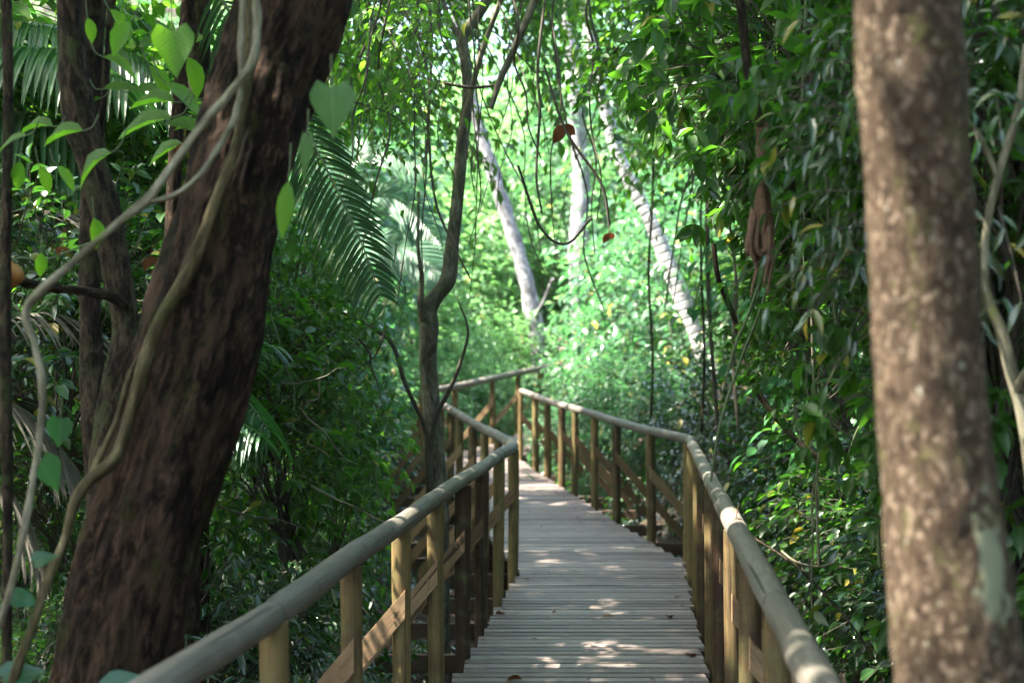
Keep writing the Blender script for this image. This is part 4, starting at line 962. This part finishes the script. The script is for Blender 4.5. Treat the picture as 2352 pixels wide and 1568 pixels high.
for k, (x, y_, d, kd, s_) in enumerate([(60, 200, 8.5, 'broad', 1), (330, 300, 7.8, 'broad', 1), (150, 450, 7.5, 'ovate2', 1), (420, 480, 7.0, 'whorl', .9), (40, 650, 6.8, 'lance', 1), (330, 620, 6.6, 'ovate2', 1), (120, 850, 6.2, 'ovate', .9), (40, 1050, 5.6, 'ovate2', .8), (150, 1200, 5.4, 'lance', .8),
        (60, 1400, 5.0, 'ovate', .7), (700, 620, 8.5, 'whorl2', 1), (620, 760, 8.0, 'ovate2', 1), (720, 800, 9.0, 'whorl2', .9), (780, 900, 9.6, 'broad', .7), (650, 950, 7.8, 'whorl2', .8), (760, 1060, 8.2, 'whorl2', .7), (690, 560, 11, 'whorl', 1.0)]):
    q = P(x, y_ + 130, d); q[2] -= .3
    place(PR[kd], q, "leafy thicket clump " + ["in the top left corner", "behind the broad leaves beside the leaning trunk", "behind the knotted tree's upper stem", "between the knotted tree and the leaning trunk", "at the left edge above the seed pod", "just left of the leaning trunk at mid height", "below the seed pod behind the looping liana", "low at the left edge", "between the looping liana and the leaning trunk's foot", "in the bottom left corner",
 "right of the leaning trunk below the heart-shaped leaf", "right of the leaning trunk behind the small palm", "under the tip of the dark palm frond", "left of the forked tree's lower stem", "right of the leaning trunk level with the far railing", "above the left railing near its bend", "behind the dark palm frond"][k], "thicket", "thicket clumps behind the leaning trunk" if x < 550 else "thicket clumps beside the forked tree", s_, tilt=.4)

# bushes beyond the bend
def bush(kd, px, py_top, d, s_, lab, grp):
    q = P(px, py_top, d); q[2] -= 3.1 * s_
    return place(PR[kd], q, lab, "bush", grp, s_, tilt=.1)
GB = "bushes beyond the bend of the boardwalk"
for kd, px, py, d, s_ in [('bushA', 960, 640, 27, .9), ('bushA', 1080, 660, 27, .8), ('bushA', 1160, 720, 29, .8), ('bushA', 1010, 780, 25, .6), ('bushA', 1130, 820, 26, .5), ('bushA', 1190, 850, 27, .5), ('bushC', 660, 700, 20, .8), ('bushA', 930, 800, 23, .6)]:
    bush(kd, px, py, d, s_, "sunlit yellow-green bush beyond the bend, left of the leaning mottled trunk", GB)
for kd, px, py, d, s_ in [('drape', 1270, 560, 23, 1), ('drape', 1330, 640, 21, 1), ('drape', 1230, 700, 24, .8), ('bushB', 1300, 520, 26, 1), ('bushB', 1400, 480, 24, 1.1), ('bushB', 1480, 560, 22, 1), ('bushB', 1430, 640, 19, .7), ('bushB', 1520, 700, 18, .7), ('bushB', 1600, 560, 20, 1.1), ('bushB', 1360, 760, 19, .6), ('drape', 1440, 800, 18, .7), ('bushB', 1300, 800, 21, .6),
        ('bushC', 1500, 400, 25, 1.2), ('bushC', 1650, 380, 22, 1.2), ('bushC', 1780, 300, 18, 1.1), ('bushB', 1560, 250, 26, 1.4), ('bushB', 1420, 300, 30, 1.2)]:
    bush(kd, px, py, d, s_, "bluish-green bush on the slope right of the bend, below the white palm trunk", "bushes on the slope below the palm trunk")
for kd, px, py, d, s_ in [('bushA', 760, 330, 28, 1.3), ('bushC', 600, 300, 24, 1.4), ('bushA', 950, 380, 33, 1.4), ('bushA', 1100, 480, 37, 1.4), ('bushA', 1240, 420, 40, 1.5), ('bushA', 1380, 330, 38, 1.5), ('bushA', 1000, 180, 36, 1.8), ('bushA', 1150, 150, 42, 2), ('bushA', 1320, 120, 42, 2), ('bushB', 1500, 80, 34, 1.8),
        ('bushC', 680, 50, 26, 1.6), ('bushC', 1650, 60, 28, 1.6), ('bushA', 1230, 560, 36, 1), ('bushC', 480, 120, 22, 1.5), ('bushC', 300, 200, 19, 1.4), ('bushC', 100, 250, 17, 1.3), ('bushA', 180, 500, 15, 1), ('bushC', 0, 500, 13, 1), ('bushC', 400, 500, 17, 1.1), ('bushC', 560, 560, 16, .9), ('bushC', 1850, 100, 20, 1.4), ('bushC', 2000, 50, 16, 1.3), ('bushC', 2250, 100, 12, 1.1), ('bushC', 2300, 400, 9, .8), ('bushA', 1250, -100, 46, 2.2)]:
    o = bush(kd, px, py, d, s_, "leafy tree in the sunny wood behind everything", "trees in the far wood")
    if o:
        gz = (float(ground(o.location.x, o.location.y)) - o.location.z) / o.scale[2]
        if gz < -.5:
            mb = MB(); tube(mb, spline([(0, 0, gz - .3), (.15, .1, gz * .5), (0, 0, 1.2)], 6), np.linspace(.14, .07, 13), 10, bump=.1)
            mb.build("trunk", M['greybark'], o)

# far wood as one mass
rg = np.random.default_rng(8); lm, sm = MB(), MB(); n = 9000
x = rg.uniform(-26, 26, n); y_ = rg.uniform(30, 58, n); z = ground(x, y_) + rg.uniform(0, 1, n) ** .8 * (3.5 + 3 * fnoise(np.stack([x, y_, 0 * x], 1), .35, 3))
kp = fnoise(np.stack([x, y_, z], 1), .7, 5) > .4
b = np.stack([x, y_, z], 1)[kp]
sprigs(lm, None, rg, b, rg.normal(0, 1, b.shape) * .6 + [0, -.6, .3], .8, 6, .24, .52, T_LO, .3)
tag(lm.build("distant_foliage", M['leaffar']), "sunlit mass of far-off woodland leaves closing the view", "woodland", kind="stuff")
# leaf masses added left, right and behind the camera to block low sky light
rg = np.random.default_rng(18); lm = MB()
def ringwood(x0, x1, y0, y1, n, zt):
    x = rg.uniform(x0, x1, n); y_ = rg.uniform(y0, y1, n); z = ground(x, y_) + rg.uniform(0, zt, n)
    b = np.stack([x, y_, z], 1); b = b[fnoise(b, .8, 6) > .3]
    sprigs(lm, None, rg, b, rg.normal(0, 1, b.shape) + UP * .3, .6, 5, .24, .52, T_LO, .3)
ringwood(-13, -8.5, -8, 26, 4200, 8); ringwood(7, 11, -8, 14, 2600, 5); ringwood(-10, 9, -10, -6, 2800, 8)
tag(lm.build("surrounding_foliage", M['leaf']), "mass of woodland leaves closing the forest on both sides of the boardwalk", "woodland", kind="stuff")
# undergrowth masses
def under(side, n, seed, mat, label, size, ymax=24, tm=T_MID):
    rg = np.random.default_rng(seed); lm, sm = MB(), MB()
    y_ = 2.5 + (ymax - 2.5) * rg.uniform(0, 1, n) ** .8
    t = rg.uniform(.55, 6.5, n) if side < 0 else rg.uniform(.5, 5.5, n)
    x = Lx(y_) - t if side < 0 else Rx(y_) + t
    hh = rg.uniform(0, 1, n) ** 1.3 * (.75 if side > 0 else .65)
    z = ground(x, y_) + hh
    b = np.stack([x, y_, z], 1); k = (fnoise(b, 1.6, seed) > .33) & ((y_ > 5.5) | (np.abs(x - .1) > (1.75 if side > 0 else 1.6))) & (np.abs(x / y_) < .5); b = b[k]
    sprigs(lm, sm, rg, b, np.stack([-side * .8 + rg.normal(0, .5, len(b)), rg.normal(-.3, .5, len(b)), rg.uniform(.1, 1, len(b))], 1), rg.uniform(.2, .45, len(b)), 6, size, .45, tm, .35)
    o = lm.build("undergrowth", M[mat]); tag(o, label, "undergrowth", kind="stuff")
    s = sm.build("twigs", M['twig'], o); return o
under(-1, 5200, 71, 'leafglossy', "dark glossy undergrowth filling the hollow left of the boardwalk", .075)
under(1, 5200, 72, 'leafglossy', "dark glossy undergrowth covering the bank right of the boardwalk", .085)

# tangle of dead twigs low on the left
rg = np.random.default_rng(99); mb = MB(); n = 900
y_ = rg.uniform(4.5, 10, n); x = Lx(y_) - rg.uniform(.5, 3.5, n); z = ground(x, y_) + rg.uniform(0, .9, n)
A = np.stack([x, y_, z], 1); d = nrm(rg.normal(0, 1, (n, 3)) * [1, 1, .5]); L = rg.uniform(.2, .6, (n, 1))
stems3(mb, A, A + d * L * .5 + rg.normal(0, .03, (n, 3)), A + d * L + UP * rg.normal(0, .05, (n, 1)), .0028, .001)
tag(mb.build("dead_twigs", M['straw']), "tangle of dry bleached twigs low in the hollow on the left", "twigs", kind="stuff")

# ---- hanging vines and leafy branches at the top
def make_vine(seed, L, nl, size, aspect, mat, tm=T_MID, side=12):
    rg = np.random.default_rng(seed); lm, sm = MB(), MB()
    pts = [np.zeros(3)]; p = np.zeros(3)
    for k in range(8):
        p = p + np.array([rg.normal(0, .10), rg.normal(0, .08), -L / 8]); pts.append(p)
    s = spline(pts, 6); tube(sm, s, np.linspace(.007, .0025, len(s)), 5, cap=False)
    idx = rg.integers(2, len(s) - 1, side); b = s[idx]
    d = rg.normal(0, 1, (side, 3)) * [1, 1, .3] + [0, 0, -.25]
    sprigs(lm, sm, rg, b, d, rg.uniform(.25, .7, side), nl, size, aspect, tm, .5, srad=.0035)
    root = empty("hanging_vine", (0, 0, 0), None, None)
    lm.build("foliage", M[mat], root); sm.build("stem", M['twig'], root); return root
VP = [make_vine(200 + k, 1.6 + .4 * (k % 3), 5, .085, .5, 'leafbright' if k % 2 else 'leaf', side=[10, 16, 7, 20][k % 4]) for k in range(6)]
for k in range(66):
    px = random.uniform(690, 2000); d = random.uniform(6.5, 13)
    if 1040 < px < 1420 and random.random() < .6: continue
    top = random.uniform(-260, 40) - (0 if px < 1500 else 60)
    if 1060 < px < 1420: top -= 220
    q = P(px, top, d); place(random.choice(VP), q, "thin leafy vine hanging from the canopy along the top of the picture", "vine", "leafy vines hanging from the canopy", random.uniform(.7, 1.15), tilt=.12)
def make_branch(seed, n, size, aspect, mat, tm=T_MID):
    """leafy branch about 1.6 m long along +x, drooping"""
    rg = np.random.default_rng(seed); lm, sm = MB(), MB()
    s = spline([(0, 0, 0), (.5, .05, .08), (1.0, -.05, .02), (1.6, .05, -.25)], 8); tube(sm, s, np.linspace(.014, .004, len(s)), 6, cap=False)
    b = s[rg.integers(2, len(s), n)]; d = np.stack([rg.uniform(.1, 1, n), rg.normal(0, .8, n), rg.normal(-.1, .55, n)], 1)
    sprigs(lm, sm, rg, b, d, rg.uniform(.3, .8, n), 7, size, aspect, tm, .35)
    root = empty("hanging_branch", (0, 0, 0), None, None); lm.build("foliage", M[mat], root); sm.build("stem", M['twig'], root); return root
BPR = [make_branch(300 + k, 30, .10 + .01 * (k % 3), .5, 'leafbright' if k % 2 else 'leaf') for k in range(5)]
for k in range(150):
    px = random.uniform(640, 2050); d = random.uniform(8, 18)
    py = random.uniform(-120, 330) if not (1040 < px < 1400) else random.uniform(-200, 190)
    if 1040 < px < 1400: d = random.uniform(11, 20)
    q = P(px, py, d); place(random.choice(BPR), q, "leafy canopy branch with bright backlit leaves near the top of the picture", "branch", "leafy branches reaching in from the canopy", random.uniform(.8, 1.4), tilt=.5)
for k in range(22):
    px = random.uniform(-40, 640); py = random.uniform(-120, 500); d = random.uniform(5.5, 9)
    q = P(px, py, d); place(random.choice(BPR), q, "leafy branch in the thicket left of the leaning trunk", "branch", "leafy branches left of the leaning trunk", random.uniform(.7, 1.0), tilt=.5)
# bare tangling stems in the top centre
for k in range(46):
    rg = np.random.default_rng(700 + k); px = rg.uniform(700, 1500) if k < 30 else rg.uniform(1500, 1980); d = rg.uniform(6.5, 12)
    L = rg.uniform(350, 800); lean = rg.normal(0, 110); n = 7
    pix = [(px + lean * t + rg.normal(0, 12), -80 + L * t, d + rg.normal(0, .05)) for t in np.linspace(0, 1, n)]
    vine_thing("bare_vine", pix, np.linspace(1, .45, n) * rg.uniform(1.6, 3.6), 'twig', "thin dark leafless vine dangling among the leaves at the top", n=5, seed=900 + k, group="bare vines dangling at the top")
for k, pix in enumerate([[(985, -60, 9), (990, 120, 9), (985, 300, 9), (1000, 460, 9), (1040, 560, 9), (1080, 640, 9)], [(1260, -60, 8.5), (1235, 150, 8.5), (1240, 250, 8.5), (1232, 400, 8.5), (1245, 490, 8.5)], [(1190, 380, 8), (1240, 520, 8.1), (1300, 560, 8.1), (1360, 500, 8)],
        [(1250, 150, 8), (1300, 300, 8), (1380, 420, 8), (1400, 520, 8)], [(1020, 190, 9), (1080, 200, 9), (1140, 195, 9)], [(900, -40, 9), (820, 150, 9), (760, 330, 9)]]):
    vine_thing("bare_vine", pix, [3, 3.5, 3.2, 3, 2.5, 2][:len(pix)], 'twig', ["dark kinked vine hanging just left of the forked tree's upper stem", "dark kinked vine hanging right of the forked tree in the bright gap", "thin vine swag looping across the bright gap", "long thin vine slanting down right across the far trunks", "short dark stick crossing behind the forked tree's upper stem", "dark vine slanting down left of the forked tree"][k], n=7, seed=950 + k)
# pink blossom
a = P(1288, 800, 22); mb = MB(); rg = np.random.default_rng(4); n = 10
b = a + rg.normal(0, 1, (n, 3)) * [.04, .04, .09]; leaves(mb, rg, b, rg.normal(0, 1, (n, 3)), rg.normal(0, 1, (n, 3)), .035, .8, T_LO)
tube(mb, [a - UP * .25, a], .006, 5)
tag(mb.build("blossom", M['pink'], origin=a), "small pink blossom in the dark bush beside the far bend", "flower")
# ferns / grass-like tuft by the boardwalk edge
def strap_tuft(px, py, d, n, L, label):
    a = P(px, py, d); mb = MB(); rg = np.random.default_rng(int(px)); an = rg.uniform(0, 6.28, n)
    dr = np.stack([np.cos(an), np.sin(an), rg.uniform(.4, 1.1, n)], 1)
    leaves(mb, rg, np.repeat(a[None], n, 0), dr, UP + 0 * dr, L * rg.uniform(.7, 1.1, n), .14, T_HI)
    tag(mb.build("strap_leaf_plant", M['leaf'], origin=a), label, "plant")
strap_tuft(1262, 1140, 17.6, 26, .45, "tuft of strap-like leaves at the deck edge behind the first posts of the right railing")
strap_tuft(1372, 1215, 15.5, 22, .45, "tuft of strap-like leaves under the middle of the right railing")

print("REJ", REJ)
for pr in list(PR.values()) + VP + BPR:
    if pr.name not in _used:
        for c in list(pr.children): bpy.data.objects.remove(c)
        bpy.data.objects.remove(pr)

# ---- thin volume round the whole scene, added for the flare-like glow in the gap
hz = MB(); hx, hy0, hy1, hz0, hz1 = 95, -65, 155, -4.0, 46
c = [(sx * hx, y_, z_) for sx in (-1, 1) for y_ in (hy0, hy1) for z_ in (hz0, hz1)]
hz.add(c, quads=[(0, 1, 3, 2), (4, 6, 7, 5), (0, 4, 5, 1), (2, 3, 7, 6), (0, 2, 6, 4), (1, 5, 7, 3)])
hm, nt, out = newmat("humid_air"); pv = nt.nodes.new("ShaderNodeVolumePrincipled")
pv.inputs['Color'].default_value = (.93, .97, 1, 1); pv.inputs['Density'].default_value = .0002; pv.inputs['Anisotropy'].default_value = .2
nt.links.new(pv.outputs[0], out.inputs['Volume'])
tag(hz.build("haze", hm, smooth=False), kind="stuff")

rg = np.random.default_rng(77); mb = MB(); n = 70
yy = rg.uniform(5.5, 16, n); u = np.where(rg.uniform(0, 1, n) < .75, np.where(rg.uniform(0, 1, n) < .5, rg.uniform(.01, .12, n), rg.uniform(.88, .99, n)), rg.uniform(.1, .9, n))
xx = Lx(yy) + (Rx(yy) - Lx(yy)) * u; A = np.stack([xx, yy, Dz(yy) + .006], 1)
a_ = rg.uniform(0, 6.28, n); leaves(mb, rg, A, np.stack([np.cos(a_), np.sin(a_), rg.uniform(.02, .25, n)], 1), UP + rg.normal(0, .3, (n, 3)), rg.uniform(.012, .04, n), .5, T_MID)
tag(mb.build("leaf_litter", M['dryleaf']), "scraps of dry leaf litter along the edges of the deck", kind="stuff")

# thin twigs and tendrils crossing the leaves on both banks
for k in range(44):
    rg = np.random.default_rng(1500 + k); right = k < 28
    px = rg.uniform(1640, 1990) if right else rg.uniform(560, 920); py = rg.uniform(480, 1350) if right else rg.uniform(650, 1250)
    d = rg.uniform(4.9, 6.0) if right else rg.uniform(6.4, 8.2)
    if not right and px > 860 and py > 900: px -= 150
    a0 = rg.uniform(-.9, .9) + (1.57 if k % 2 else 0); L = rg.uniform(110, 330); n = 6; dx, dy = math.cos(a0), math.sin(a0)
    pix = [(px + dx * L * (t - .5) + rg.normal(0, 5) + 18 * math.sin(3 * t), py + dy * L * (t - .5) + rg.normal(0, 5) + 26 * t * (1 - t), d + rg.normal(0, .03)) for t in np.linspace(0, 1, n)]
    pix = [(min(x_, 1176 + (Lx(z_) - .25) / z_ * F) if not right else max(x_, 1176 + (Rx(z_) + .3) / z_ * F), y_, z_) for x_, y_, z_ in pix]
    vine_thing("twig", pix, np.linspace(1, .4, n) * rg.uniform(1.6, 3.2), ['liana', 'twig', 'twiggreen'][k % 3], "thin bare twig crossing the leaves " + ("right of the right railing" if right else "between the leaning trunk and the left railing"), cat="twig", n=5, seed=1600 + k, group="thin twigs " + ("on the right bank" if right else "in the left hollow"))

for o in list(bpy.data.objects):
    if o.parent is None and o.name.startswith('shrub') and o.get('category'):
        if str(o.get('label')).startswith('leafy tree'): o['category'] = 'tree'
        if o['category'] != 'shrub': o.name = {'tree': 'far_tree'}.get(o['category'], o['category'])
